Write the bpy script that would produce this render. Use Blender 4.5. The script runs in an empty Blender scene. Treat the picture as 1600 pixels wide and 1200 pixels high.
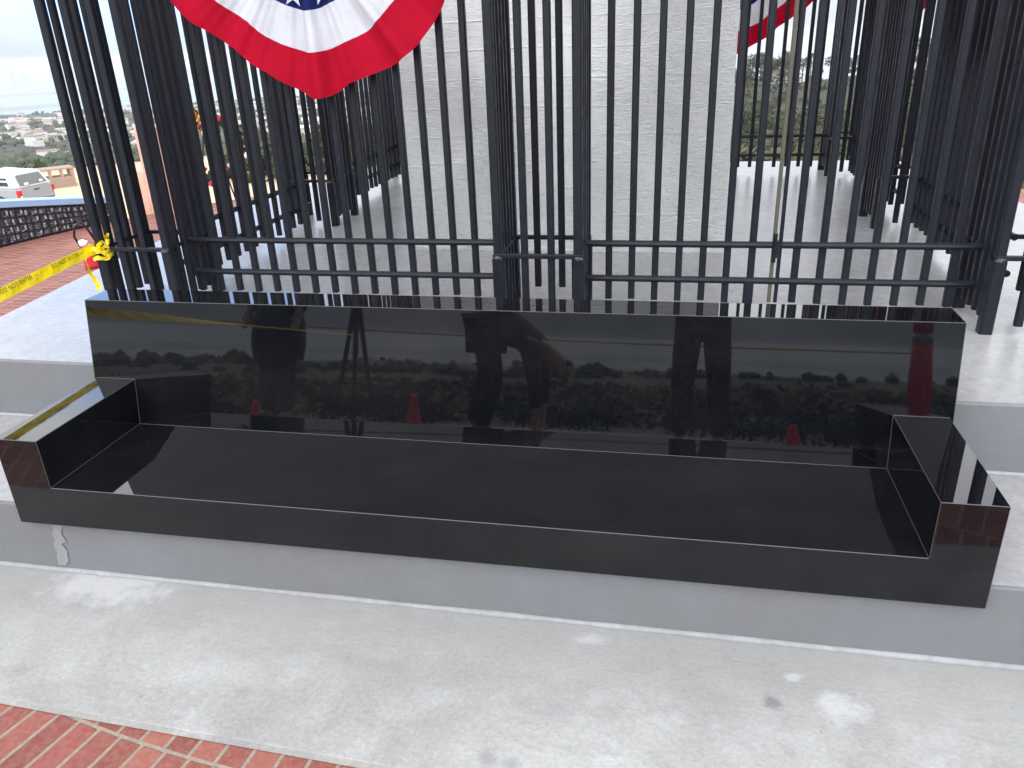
import bpy, bmesh, math, random
from mathutils import Vector, Matrix, noise
random.seed(7)
rad = math.radians
S = bpy.context.scene
COL = S.collection

# ---------------------------------------------------------------- camera
CAM = Vector((0.64244, -1.88810, 1.44184))
YAW, PITCH, ROLL = rad(-12.2385), rad(-23.6240), rad(-2.4218)
fw = Vector((math.sin(YAW)*math.cos(PITCH), math.cos(YAW)*math.cos(PITCH), math.sin(PITCH)))
rt = Vector((math.cos(YAW), -math.sin(YAW), 0)); up = rt.cross(fw)
r2 = math.cos(ROLL)*rt + math.sin(ROLL)*up; u2 = -math.sin(ROLL)*rt + math.cos(ROLL)*up
cd = bpy.data.cameras.new('camera'); cam = bpy.data.objects.new('camera', cd); COL.objects.link(cam)
M = Matrix.Identity(4)
for i in range(3):
    M[i][0] = r2[i]; M[i][1] = u2[i]; M[i][2] = -fw[i]; M[i][3] = CAM[i]
cam.matrix_world = M
cd.sensor_width = 36; cd.lens = 1229.69/1600*36; cd.clip_start = 0.03; cd.clip_end = 40000
S.camera = cam

# ---------------------------------------------------------------- world, sun, exposure
W = bpy.data.worlds.new('World'); S.world = W; W.use_nodes = True
nt = W.node_tree; nt.nodes.clear()
SUN_EL, SUN_AZ = rad(62), rad(215)
sky = nt.nodes.new('ShaderNodeTexSky'); sky.sky_type = 'NISHITA'; sky.sun_disc = False
sky.sun_elevation = SUN_EL; sky.sun_rotation = SUN_AZ; sky.air_density = 1.2; sky.dust_density = 2.0
tc = nt.nodes.new('ShaderNodeTexCoord')
mp = nt.nodes.new('ShaderNodeMapping'); mp.inputs['Scale'].default_value = (1.0, 1.0, 3.2)
nz = nt.nodes.new('ShaderNodeTexNoise'); nz.inputs['Scale'].default_value = 1.6; nz.inputs['Detail'].default_value = 7; nz.inputs['Roughness'].default_value = 0.55
rp = nt.nodes.new('ShaderNodeValToRGB'); rp.color_ramp.elements[0].position = 0.30; rp.color_ramp.elements[1].position = 0.52
rp.color_ramp.elements[0].color = (0.92, 0.92, 0.92, 1)
cl = nt.nodes.new('ShaderNodeValToRGB')            # brightness of the cloud by height above the horizon
sx = nt.nodes.new('ShaderNodeSeparateXYZ')
ce = cl.color_ramp.elements
ce[0].position = 0.0; ce[0].color = (6.7, 7.3, 8.3, 1)
ce[1].position = 1.0; ce[1].color = (10.5, 10.8, 11.4, 1)
e = ce.new(0.12); e.color = (8.3, 8.8, 9.6, 1)
e = ce.new(0.40); e.color = (12.8, 13.0, 13.4, 1)
mx = nt.nodes.new('ShaderNodeMix'); mx.data_type = 'RGBA'
bg = nt.nodes.new('ShaderNodeBackground'); bg.inputs['Strength'].default_value = 0.10
wo = nt.nodes.new('ShaderNodeOutputWorld')
L = nt.links.new
L(tc.outputs['Generated'], mp.inputs['Vector']); L(mp.outputs[0], nz.inputs['Vector']); L(nz.outputs['Fac'], rp.inputs['Fac'])
L(tc.outputs['Generated'], sx.inputs[0]); L(sx.outputs['Z'], cl.inputs['Fac'])
L(rp.outputs['Color'], mx.inputs['Factor']); L(sky.outputs[0], mx.inputs['A']); L(cl.outputs['Color'], mx.inputs['B'])
# brighter thin cloud ahead and a blue opening to the left
def wm(op, a, b=0.0):
    q = nt.nodes.new('ShaderNodeMath'); q.operation = op
    for i_, v_ in enumerate((a, b)):
        if isinstance(v_, (int, float)): q.inputs[i_].default_value = v_
        else: L(v_, q.inputs[i_])
    return q.outputs[0]
def ramp01(v_, a, b):
    q = nt.nodes.new('ShaderNodeMapRange'); q.interpolation_type = 'SMOOTHSTEP'; L(v_, q.inputs[0]); q.inputs[1].default_value = a; q.inputs[2].default_value = b; return q.outputs[0]
front = wm('MULTIPLY', ramp01(sx.outputs['Y'], -.05, .75), wm('MULTIPLY', ramp01(sx.outputs['Z'], -.06, .26), wm('SUBTRACT', 1.0, ramp01(sx.outputs['Z'], .62, .9))))
back = wm('MULTIPLY', ramp01(wm('MULTIPLY', sx.outputs['Y'], -1.0), -.1, .8), ramp01(sx.outputs['Z'], .04, .38))  # sky behind the camera brightened on purpose to fill the shaft's front
gain = wm('ADD', wm('ADD', 1.0, wm('MULTIPLY', front, 1.25)), wm('MULTIPLY', back, 2.9))
vm = nt.nodes.new('ShaderNodeVectorMath'); vm.operation = 'SCALE'; L(mx.outputs['Result'], vm.inputs[0]); L(gain, vm.inputs['Scale'])
dt = nt.nodes.new('ShaderNodeVectorMath'); dt.operation = 'DOT_PRODUCT'; L(tc.outputs['Generated'], dt.inputs[0])
ba, be = rad(-36), rad(12); dt.inputs[1].default_value = (math.sin(ba)*math.cos(be), math.cos(ba)*math.cos(be), math.sin(be))
blue = ramp01(wm('ADD', dt.outputs['Value'], wm('MULTIPLY', wm('SUBTRACT', nz.outputs['Fac'], .5), .03)), .972, .990)
mb = nt.nodes.new('ShaderNodeMix'); mb.data_type = 'RGBA'; L(wm('MULTIPLY', blue, .85), mb.inputs['Factor']); L(vm.outputs[0], mb.inputs['A']); mb.inputs['B'].default_value = (8.5, 14.5, 27, 1)
L(mb.outputs['Result'], bg.inputs['Color']); L(bg.outputs[0], wo.inputs['Surface'])
sd = bpy.data.lights.new('sun', 'SUN'); sun = bpy.data.objects.new('sun', sd); COL.objects.link(sun)
sd.energy = 0.5; sd.angle = rad(70); sd.color = (1.0, 0.95, 0.88)
sdir = Vector((math.sin(SUN_AZ)*math.cos(SUN_EL), math.cos(SUN_AZ)*math.cos(SUN_EL), math.sin(SUN_EL)))
sun.rotation_euler = sdir.to_track_quat('Z', 'Y').to_euler()
S.view_settings.view_transform = 'Standard'; S.view_settings.look = 'None'
S.view_settings.gamma = 1; S.view_settings.exposure = 0.05
S.cycles.max_bounces = 8; S.cycles.volume_bounces = 1; S.cycles.use_denoising = True

# ---------------------------------------------------------------- materials
def lin(c):
    return tuple(((v/255+0.055)/1.055)**2.4 if v/255 > 0.04045 else v/255/12.92 for v in c)
def mat(name, col, rough=0.6, ior=1.5, metal=0.0, spec=0.5):
    m = bpy.data.materials.new(name); m.use_nodes = True
    b = m.node_tree.nodes['Principled BSDF']
    b.inputs['Base Color'].default_value = (*col[:3], 1); b.inputs['Roughness'].default_value = rough
    b.inputs['IOR'].default_value = ior; b.inputs['Metallic'].default_value = metal
    b.inputs['Specular IOR Level'].default_value = spec
    return m
class NT:
    """tiny node helper"""
    def __init__(s, m):
        s.t = m.node_tree; s.b = s.t.nodes['Principled BSDF']
        s.tc = s.t.nodes.new('ShaderNodeTexCoord')
    def noise(s, scale, detail=5, rough=0.55, vec=None, dist=0.0, sc=None):
        n = s.t.nodes.new('ShaderNodeTexNoise'); n.inputs['Scale'].default_value = scale
        n.inputs['Detail'].default_value = detail; n.inputs['Roughness'].default_value = rough; n.inputs['Distortion'].default_value = dist
        v = vec or s.tc.outputs['Object']
        if sc: v = s.map(sc, v)
        s.t.links.new(v, n.inputs['Vector']); return n.outputs['Fac']
    def map(s, sc, v=None, rot=(0,0,0), loc=(0,0,0)):
        m = s.t.nodes.new('ShaderNodeMapping'); m.inputs['Scale'].default_value = sc; m.inputs['Rotation'].default_value = rot; m.inputs['Location'].default_value = loc
        s.t.links.new(v or s.tc.outputs['Object'], m.inputs['Vector']); return m.outputs[0]
    def ramp(s, fac, stops):
        r = s.t.nodes.new('ShaderNodeValToRGB'); el = r.color_ramp.elements
        for i, (p, c) in enumerate(stops):
            c = (c, c, c) if isinstance(c, (int, float)) else c
            if i < 2: el[i].position = p; el[i].color = (*c, 1)
            else: q = el.new(p); q.color = (*c, 1)
        s.t.links.new(fac, r.inputs['Fac']); return r.outputs['Color']
    def mix(s, f, a, b, mode='MIX'):
        m = s.t.nodes.new('ShaderNodeMix'); m.data_type = 'RGBA'; m.blend_type = mode
        for k, v in (('Factor', f), ('A', a), ('B', b)):
            if isinstance(v, (int, float)): 
                if k == 'Factor': m.inputs[k].default_value = v
                else: m.inputs[k].default_value = (v, v, v, 1)
            elif isinstance(v, tuple): m.inputs[k].default_value = (*v[:3], 1)
            else: s.t.links.new(v, m.inputs[k])
        return m.outputs['Result']
    def math(s, op, a, b=0.0, c=None):
        m = s.t.nodes.new('ShaderNodeMath'); m.operation = op
        for i, v in enumerate((a, b) if c is None else (a, b, c)):
            if isinstance(v, (int, float)): m.inputs[i].default_value = v
            else: s.t.links.new(v, m.inputs[i])
        return m.outputs[0]
    def bump(s, h, strength=0.3, dist=0.01):
        b = s.t.nodes.new('ShaderNodeBump'); b.inputs['Strength'].default_value = strength; b.inputs['Distance'].default_value = dist
        s.t.links.new(h, b.inputs['Height']); s.t.links.new(b.outputs[0], s.b.inputs['Normal']); return b
    def color(s, c): s.t.links.new(c, s.b.inputs['Base Color'])
    def rough(s, c): s.t.links.new(c, s.b.inputs['Roughness'])

def concrete(name, base, dark, light, rough=0.7, spots=(), patches=(), band=None, cracks=0, grain=(.80, 1.12), fine=60, bs=0.25, mottle=(0.35, 0.7)):
    m = mat(name, base, rough); n = NT(m)
    big = n.ramp(n.noise(1.6, 7, 0.6, dist=0.4), [(mottle[0], 0.0), (mottle[1], 1.0)])
    c = n.mix(big, base, dark)
    med = n.ramp(n.noise(7, 8, 0.65), [(0.52, 0.0), (0.75, 1.0)])
    c = n.mix(n.math('MULTIPLY', med, 0.55), c, light)
    blot = n.ramp(n.noise(4.3, 4, 0.7, sc=(1, 1.2, 1), vec=n.map((1, 1, 1), loc=(5, 3, 1))), [(0.60, 0.0), (0.70, 1.0)])
    c = n.mix(n.math('MULTIPLY', blot, 0.55), c, dark)
    if band:
        sm = n.ramp(n.noise(2.7, 7, .68, vec=n.map((1, 1.3, 1), loc=(7, 1, 0)), dist=.7), [(.50, 0.0), (.64, 1.0)])
        c = n.mix(n.math('MULTIPLY', sm, .5), c, dark)
        ps = n.ramp(n.noise(38, 3, .5, vec=n.map((1, 1, 1), loc=(2, 9, 0))), [(.72, 0.0), (.76, 1.0)])
        c = n.mix(n.math('MULTIPLY', ps, .55), c, tuple(v*.4 for v in base))
    fn = n.ramp(n.noise(fine, 6, 0.75), [(0.3, grain[0]), (0.7, grain[1])])
    c = n.mix(1.0, c, fn, 'MULTIPLY')
    speck = n.ramp(n.noise(150, 2, 0.6), [(0.70, 0.0), (0.76, 1.0)])
    c = n.mix(n.math('MULTIPLY', speck, 0.5), c, tuple(v*0.35 for v in base))
    sep = n.t.nodes.new('ShaderNodeSeparateXYZ'); n.t.links.new(n.tc.outputs['Object'], sep.inputs[0])
    wob = n.noise(14, 4, 0.7)
    if band:   # darker towards the foot of the riser, with a ragged limit
        y0_, y1_, col_, am_ = band
        g_ = n.math('ADD', sep.outputs['Y'], n.math('MULTIPLY', n.math('SUBTRACT', n.noise(2.3, 6, .6), .5), .35))
        mr = n.t.nodes.new('ShaderNodeMapRange'); n.t.links.new(g_, mr.inputs[0]); mr.inputs[1].default_value = y0_; mr.inputs[2].default_value = y1_
        c = n.mix(n.math('MULTIPLY', mr.outputs[0], am_), c, col_)
    if cracks:
        vo_ = n.t.nodes.new('ShaderNodeTexVoronoi'); vo_.feature = 'DISTANCE_TO_EDGE'; vo_.inputs['Scale'].default_value = 1.15
        ds = n.t.nodes.new('ShaderNodeVectorMath'); ds.operation = 'MULTIPLY_ADD'
        nzc = n.t.nodes.new('ShaderNodeTexNoise'); nzc.inputs['Scale'].default_value = 3.5; nzc.inputs['Detail'].default_value = 6; n.t.links.new(n.tc.outputs['Object'], nzc.inputs['Vector'])
        n.t.links.new(nzc.outputs['Color'], ds.inputs[0]); ds.inputs[1].default_value = (.35, .35, .35); n.t.links.new(n.tc.outputs['Object'], ds.inputs[2]); n.t.links.new(ds.outputs[0], vo_.inputs['Vector'])
        ck = n.ramp(vo_.outputs['Distance'], [(0.0, 1.0), (.004, 0.0)])
        ck = n.math('MULTIPLY', ck, n.ramp(n.noise(1.7, 3, .5), [(.48, 0.0), (.58, 1.0)]))
        c = n.mix(n.math('MULTIPLY', ck, cracks), c, tuple(v*.45 for v in base))
    for (x, y, r, col, amt, ax) in list(spots)+list(patches):
        ax = ax or 1.0
        dx = n.math('MULTIPLY', n.math('SUBTRACT', sep.outputs['X'], x), 1/ax); dy = n.math('SUBTRACT', sep.outputs['Y'], y)
        d = n.math('SQRT', n.math('ADD', n.math('MULTIPLY', dx, dx), n.math('MULTIPLY', dy, dy)))
        d = n.math('ADD', d, n.math('MULTIPLY', n.math('SUBTRACT', wob, 0.5), r*2.4))
        f = n.ramp(n.math('DIVIDE', d, r), [(0.35, 1.0), (1.05, 0.0)])
        c = n.mix(n.math('MULTIPLY', f, amt), c, col)
    n.color(c)
    h = n.math('ADD', n.math('MULTIPLY', n.noise(fine, 6, 0.7), 0.6), n.math('MULTIPLY', n.noise(9, 6, 0.6), 1.0))
    n.bump(h, bs, 0.01)
    return m
GR = lambda v, t=(1, 1, 1.03): (v*t[0], v*t[1], v*t[2])
M_strip = concrete('ground_concrete', GR(.385, (1, 1, .98)), GR(.25, (1.0, 1, .96)), GR(.50), 0.78, fine=70, bs=.4, band=(-.45, .0, GR(.27, (1, 1, .98)), .7), cracks=.28,
    spots=[(0.955, -0.205, .028, GR(.15), .75, 1.15), (0.98, -0.36, .02, GR(.2), .3, 1), (-0.50, -0.40, .028, GR(.2), .45, 1),
           (0.24, -.50, .03, GR(.2), .5, 1), (0.30, -.505, .026, GR(.2), .5, 1), (0.05, -.42, .03, GR(.22), .3, 2), (0.40, -.33, .035, GR(.24), .3, 2)],
    patches=[(-1.20, -0.02, .12, GR(.56), .45, 2.2), (1.13, -0.19, .06, GR(.56), .45, 1.3), (1.02, -.10, .022, GR(.5), .5, 1.4), (0.45, -.03, .03, GR(.5), .4, 2)])
M_step = concrete('shaded_riser', GR(.165, (.95, 1, 1.08)), GR(.15, (1.0, 1, 1.02)), GR(.185, (.95, 1, 1.06)), 0.55, fine=26, bs=.08, grain=(.95, 1.04))  # same paint as the treads, darkened here for the shade on upright faces
M_plat = concrete('lit_platform', GR(.32, (1, 1, 1.02)), GR(.27, (1, 1, 1.02)), GR(.38), 0.27, fine=30, bs=.06, cracks=.1); M_plat.node_tree.nodes['Principled BSDF'].inputs['Specular IOR Level'].default_value = .22  # same paint as the risers, lightened here for faces open to the sky
M_cove = concrete('pale_cove', GR(.31, (1, 1, 1.05)), GR(.22), GR(.40), 0.6, fine=50, bs=.3)
M_curb = concrete('curb_concrete', GR(.38), GR(.28), GR(.5), 0.8)

def brick_material():
    m = mat('brick_paving', (.4, .12, .09), 0.8); n = NT(m)
    sep = n.t.nodes.new('ShaderNodeSeparateXYZ')
    jit = n.noise(2.0, 3, 0.5)
    n.t.links.new(n.map((1, 1, 1), loc=(0, -3.4, 0)), sep.inputs[0])
    x, y = sep.outputs['X'], sep.outputs['Y']
    r = n.math('SQRT', n.math('ADD', n.math('MULTIPLY', x, x), n.math('MULTIPLY', y, y)))
    r = n.math('ADD', r, n.math('MULTIPLY', n.math('SUBTRACT', jit, .5), .012))
    th = n.math('ARCTAN2', y, x)
    q = n.math('DIVIDE', n.math('SUBTRACT', r, 4.055), .205)
    k = n.math('FLOOR', q); fr = n.math('FRACT', q)
    R = n.math('ADD', n.math('MULTIPLY', k, .205), 4.15)
    s = n.math('DIVIDE', n.math('MULTIPLY', th, R), .0775); s = n.math('ADD', s, n.math('MULTIPLY', k, .37))
    fs = n.math('FRACT', s); ks = n.math('FLOOR', s)
    edge1 = n.math('MINIMUM', n.math('MULTIPLY', fs, .0775), n.math('MULTIPLY', n.math('SUBTRACT', 1.0, fs), .0775))
    edge2 = n.math('MINIMUM', n.math('MULTIPLY', fr, .205), n.math('MULTIPLY', n.math('SUBTRACT', 1.0, fr), .205))
    d = n.math('MINIMUM', edge1, edge2)
    d = n.math('ADD', d, n.math('MULTIPLY', n.math('SUBTRACT', n.noise(90, 4, .7), .5), .004))
    mort = n.ramp(n.math('DIVIDE', d, .02), [(.20, 1.0), (.34, 0.0)])
    cmb = n.t.nodes.new('ShaderNodeCombineXYZ'); n.t.links.new(k, cmb.inputs[0]); n.t.links.new(ks, cmb.inputs[1])
    wn = n.t.nodes.new('ShaderNodeTexWhiteNoise'); n.t.links.new(cmb.outputs[0], wn.inputs['Vector'])
    c = n.ramp(wn.outputs['Value'], [(0.0, (.16, .042, .030)), (1.0, (.27, .092, .062)), (.55, (.22, .060, .043))])
    c = n.mix(n.math('MULTIPLY', n.ramp(n.noise(45, 6, .75), [(.4, 0.0), (.75, 1.0)]), .55), c, (.38, .18, .155))
    c = n.mix(n.math('MULTIPLY', n.ramp(n.noise(5, 5, .6), [(.45, 0.0), (.8, 1.0)]), .5), c, (.28, .08, .08))
    c = n.mix(mort, c, n.ramp(n.noise(60, 5, .7), [(.3, (.20, .165, .130)), (.7, (.32, .27, .215))]))
    n.color(c)
    h = n.math('SUBTRACT', n.math('MULTIPLY', n.noise(80, 5, .7), .4), mort)
    n.bump(h, .5, .006)
    return m
M_brick = brick_material()

def granite_material():
    m = mat('black_granite', (.006, .006, .008), 0.03, ior=1.45); n = NT(m)
    sp = n.ramp(n.noise(420, 2, .5), [(.62, 0.0), (.75, 1.0)])
    c = n.mix(sp, (.0025, .003, .0045), (.025, .026, .030)); 
    veil = n.ramp(n.noise(2.2, 6, .65, sc=(1, 2, 2)), [(.45, 0.0), (.8, 1.0)])
    c = n.mix(n.math('MULTIPLY', veil, .2), c, (.022, .023, .021))  # light dust, with some of the cloudy sky's reflection put into the colour
    cloud_film = n.ramp(n.noise(.9, 6, .62, sc=(1, 1.6, 1.6), vec=n.map((1, 1, 1), loc=(.55, 0, 2)), dist=.5), [(.44, 0.0), (.66, 1.0)])
    cloud_film = n.mix(1.0, cloud_film, n.ramp(n.noise(6, 7, .7, sc=(.5, 2, 2)), [(.3, .45), (.7, 1.0)]), 'MULTIPLY')
    c = n.mix(n.math('MULTIPLY', cloud_film, .24), c, (.034, .031, .030)); n.color(c)  # brownish cloud reflection on the seat painted into the base colour
    n.rough(n.ramp(n.noise(5, 6, .6), [(.3, .012), (.8, .035)]))
    return m
M_gran = granite_material()
def fence_material():
    m = mat('fence_paint', (.011, .013, .019), 0.45, spec=.3); n = NT(m)
    c = n.mix(n.ramp(n.noise(35, 5, .7), [(.55, 0.0), (.8, 1.0)]), (.007, .008, .014), (.017, .019, .028))
    n.color(c); n.rough(n.ramp(n.noise(20, 4, .6), [(.3, .35), (.7, .6)])); n.bump(n.noise(60, 3, .6), .15, .002)
    return m
M_fence = fence_material()
M_weld = mat('weld_metal', (.06, .06, .065), .45)
M_rusty = mat('worn_bar', (.075, .072, .05), .45)
def shaft_material():
    m = mat('board_formed_white', (.72, .72, .71), .75); n = NT(m)
    sep = n.t.nodes.new('ShaderNodeSeparateXYZ'); n.t.links.new(n.tc.outputs['Object'], sep.inputs[0])
    warp = n.math('MULTIPLY', n.math('SUBTRACT', n.noise(1.1, 3, .5), .5), .07)
    z = n.math('ADD', sep.outputs['Z'], warp)
    zz = n.math('DIVIDE', z, .145); fz = n.math('FRACT', zz); kz = n.math('FLOOR', zz)
    ridge = n.ramp(n.math('ABSOLUTE', n.math('SUBTRACT', fz, .5)), [(.0, 1.0), (.045, 0.0)])
    ridge = n.mix(1.0, ridge, n.ramp(n.noise(6, 5, .7, sc=(1, 1, .3)), [(.35, .15), (.6, 1.0)]), 'MULTIPLY')
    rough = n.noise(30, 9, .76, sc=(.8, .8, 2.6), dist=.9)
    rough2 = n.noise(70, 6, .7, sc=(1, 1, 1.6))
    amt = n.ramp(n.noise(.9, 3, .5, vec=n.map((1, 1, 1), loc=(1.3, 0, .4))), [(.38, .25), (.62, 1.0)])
    h = n.math('ADD', n.math('MULTIPLY', n.math('ADD', n.math('MULTIPLY', rough, 1.3), n.math('MULTIPLY', rough2, .5)), amt), n.math('MULTIPLY', ridge, .18))
    n.bump(h, .9, .036)
    c = n.mix(n.ramp(n.noise(3, 6, .6), [(.35, 0.0), (.75, 1.0)]), (.97, .97, .97), (.92, .93, .93))
    c = n.mix(n.math('MULTIPLY', n.math('MULTIPLY', n.ramp(rough, [(.37, 1.0), (.45, 0.0)]), amt), .55), c, (.48, .48, .48))  # shade in the crevices painted in from the relief noise
    c = n.mix(n.math('MULTIPLY', n.math('MULTIPLY', n.ramp(rough2, [(.36, 1.0), (.46, 0.0)]), amt), .25), c, (.5, .5, .5))  # finer pits darkened the same way, as painted shade
    c = n.mix(n.math('MULTIPLY', ridge, .6), c, (.97, .97, .97))
    n.color(c); return m
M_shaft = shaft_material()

# ---------------------------------------------------------------- mesh helpers
class MB:
    def __init__(s): s.v = []; s.f = []; s.m = []
    def add(s, vs, fs, mi=0):
        o = len(s.v); s.v += [tuple(v) for v in vs]; s.f += [tuple(i+o for i in f) for f in fs]; s.m += [mi]*len(fs); return s
    def box(s, x0, x1, y0, y1, z0, z1, mi=0):
        v = [(x, y, z) for z in (z0, z1) for y in (y0, y1) for x in (x0, x1)]
        return s.add(v, [(0, 2, 3, 1), (4, 5, 7, 6), (0, 1, 5, 4), (2, 6, 7, 3), (0, 4, 6, 2), (1, 3, 7, 5)], mi)
    def prism(s, prof, a, b, mi=0, ch=None):
        """profile in the plane square to a->b; prof are (u, v) pairs"""
        a = Vector(a); b = Vector(b); d = (b-a).normalized()
        w = Vector((0, 0, 1)) if abs(d.z) < .9 else Vector((0, 1, 0))
        u = d.cross(w).normalized(); v = u.cross(d).normalized(); n = len(prof)
        P = [a+u*p+v*q for p, q in prof]+[b+u*p+v*q for p, q in prof]
        F = [(i, (i+1) % n, n+(i+1) % n, n+i) for i in range(n)]
        return s.add(P, [tuple(range(n))[::-1], tuple(range(n, 2*n))]+F, mi)
    def bar(s, a, b, w, h=None, mi=0):
        h = h or w; x, y = w/2, h/2; c = min(x, y)*.28
        return s.prism([(-x+c, -y), (x-c, -y), (x, -y+c), (x, y-c), (x-c, y), (-x+c, y), (-x, y-c), (-x, -y+c)], a, b, mi)
    def rod(s, a, b, r, n=12, mi=0, r2=None):
        a = Vector(a); b = Vector(b); d = (b-a).normalized(); r2 = r if r2 is None else r2
        w = Vector((0, 0, 1)) if abs(d.z) < .9 else Vector((0, 1, 0)); u = d.cross(w).normalized(); v = u.cross(d).normalized()
        A = [2*math.pi*i/n for i in range(n)]
        P = [a+(u*math.cos(t)+v*math.sin(t))*r for t in A]+[b+(u*math.cos(t)+v*math.sin(t))*r2 for t in A]
        return s.add(P, [tuple(range(n))[::-1], tuple(range(n, 2*n))]+[(i, (i+1) % n, n+(i+1) % n, n+i) for i in range(n)], mi)
    def tube(s, pts, r, n=8, mi=0, close=False):
        pts = [Vector(p) for p in pts]; N = len(pts); o = len(s.v)
        for i, p in enumerate(pts):
            d = (pts[(i+1) % N if close else min(i+1, N-1)]-pts[(i-1) % N if close else max(i-1, 0)]).normalized()
            w = Vector((0, 0, 1)) if abs(d.z) < .9 else Vector((0, 1, 0)); u = d.cross(w).normalized(); v = u.cross(d).normalized()
            rr = r[i] if isinstance(r, (list, tuple)) else r
            s.v += [tuple(p+(u*math.cos(2*math.pi*k/n)+v*math.sin(2*math.pi*k/n))*rr) for k in range(n)]
        for i in range(N if close else N-1):
            for k in range(n):
                j = (i+1) % N; s.f.append((o+i*n+k, o+i*n+(k+1) % n, o+j*n+(k+1) % n, o+j*n+k)); s.m.append(mi)
        if not close:
            s.f.append(tuple(o+k for k in range(n))[::-1]); s.f.append(tuple(o+(N-1)*n+k for k in range(n))); s.m += [mi, mi]
        return s
    def lathe(s, prof, c=(0, 0, 0), n=24, mi=0):
        o = len(s.v); k = len(prof)
        for r, z in prof:
            s.v += [(c[0]+r*math.cos(2*math.pi*i/n), c[1]+r*math.sin(2*math.pi*i/n), c[2]+z) for i in range(n)]
        for j in range(k-1):
            for i in range(n): s.f.append((o+j*n+i, o+j*n+(i+1) % n, o+(j+1)*n+(i+1) % n, o+(j+1)*n+i)); s.m.append(mi)
        s.f.append(tuple(o+i for i in range(n))[::-1]); s.f.append(tuple(o+(k-1)*n+i for i in range(n))); s.m += [mi, mi]
        return s
    def build(s, name, mats, parent=None, smooth=False, bevel=0, loc=None):
        me = bpy.data.meshes.new(name); me.from_pydata(s.v, [], s.f)
        for m in (mats if isinstance(mats, (list, tuple)) else [mats]): me.materials.append(m)
        me.polygons.foreach_set('material_index', s.m)
        if smooth: me.polygons.foreach_set('use_smooth', [True]*len(s.f))
        me.update()
        o = bpy.data.objects.new(name, me); COL.objects.link(o)
        if parent: o.parent = parent
        if loc: o.location = loc
        if bevel:
            b = o.modifiers.new('bevel', 'BEVEL'); b.width = bevel; b.segments = 2; b.limit_method = 'ANGLE'; b.angle_limit = rad(30)
        return o
def fixn(o):
    bm = bmesh.new(); bm.from_mesh(o.data); bmesh.ops.recalc_face_normals(bm, faces=bm.faces); bm.to_mesh(o.data); bm.free(); return o
def empty(name, label, cat, group=None, loc=(0, 0, 0), rz=0):
    o = bpy.data.objects.new(name, None); COL.objects.link(o); o.location = loc; o.rotation_euler = (0, 0, rz); o.empty_display_size = .1
    return tag(o, label, cat, group)
def tag(o, label=None, cat=None, group=None, kind=None):
    if label: o['label'] = label
    if cat: o['category'] = cat
    if group: o['group'] = group
    if kind: o['kind'] = kind
    return o
def copy_tree(o, parent=None):
    c = o.copy(); COL.objects.link(c); c.parent = parent
    for ch in [q for q in bpy.data.objects if q.parent == o]: copy_tree(ch, c)
    return c
def polyslab(name, pts, z0, z1, m, **k):
    b = MB(); n = len(pts)
    b.add([(x, y, z0) for x, y in pts]+[(x, y, z1) for x, y in pts], [tuple(range(n))[::-1], tuple(range(n, 2*n))]+[(i, (i+1) % n, n+(i+1) % n, n+i) for i in range(n)])
    return fixn(b.build(name, m, **k))

# ---------------------------------------------------------------- terrain
ZG = -.22
PL = [(0, -.6), (6.5, -.6), (9, -1.6), (20, -3.4), (28, -4.3), (40, -5.05), (60, -5.3), (70, -9), (100, -19), (300, -40), (600, -66), (900, -86), (1500, -104), (2300, -124), (2600, -134), (3000, -215), (3500, -250), (9000, -252), (16000, -255)]
PR = [(0, -.6), (6.5, -.6), (9, -1.2), (40, -6), (100, -15), (200, -25), (300, -24), (370, -19.5), (450, -30), (1000, -90), (2300, -200), (3000, -240), (3500, -250), (9000, -252), (16000, -255)]
PB = [(0, -.6), (6.5, -.6), (12, -1.1), (60, -4.6), (200, -12), (500, -26), (1000, -46), (2000, -84), (3000, -150), (4200, -245), (9000, -252), (16000, -255)]
def prof(P, r):
    for (a, za), (b, zb) in zip(P, P[1:]):
        if r <= b:
            t = (r-a)/(b-a); t = t*t*(3-2*t)*.5+t*.5; return za+(zb-za)*t
    return P[-1][1]
def terr(x, y):
    r = math.hypot(x, y); az = math.degrees(math.atan2(x, y))
    w = max(0, min(1, (az+18)/16)) if az < 90 else max(0, min(1, (115-az)/20))
    if az < -100: w = 0
    z = prof(PL, r)*(1-w)+prof(PR, r)*w
    wb = max(0, min(1, (abs(az)-100)/25)); z = z*(1-wb)+prof(PB, r)*wb
    if r > 60:
        amp = min(14, (r-60)*.03) if r < 3000 else 0
        z += (noise.noise(Vector((x/170, y/170, 3)))*1.0+noise.noise(Vector((x/60, y/60, 7)))*.35)*amp
    return z
rs = [0, 4, 6.5, 9, 12, 16, 20, 28, 34, 41, 46, 52, 60, 72, 90, 110, 130, 150, 180, 210, 250, 300, 350, 400, 450, 520, 600, 700, 800, 900, 1050, 1200, 1350, 1500, 1700, 1900, 2100, 2300, 2450, 2600, 2800, 3000, 3250, 3500, 5000, 9000, 16000]
NA = 288
b = MB(); b.v = [(rr*math.sin(2*math.pi*a/NA), rr*math.cos(2*math.pi*a/NA), terr(rr*math.sin(2*math.pi*a/NA), rr*math.cos(2*math.pi*a/NA))) for rr in rs for a in range(NA)]
for i in range(len(rs)-1):
    for a in range(NA):
        b.f.append((i*NA+a, i*NA+(a+1) % NA, (i+1)*NA+(a+1) % NA, (i+1)*NA+a)); b.m.append(0)
m = mat('hillside', (.07, .08, .04), .95); n = NT(m)
dist = n.t.nodes.new('ShaderNodeVectorMath'); dist.operation = 'LENGTH'; n.t.links.new(n.tc.outputs['Object'], dist.inputs[0])
c = n.ramp(n.noise(.02, 8, .65), [(.38, (.015, .022, .011)), (.52, (.030, .037, .019)), (.68, (.075, .062, .036))])
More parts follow.
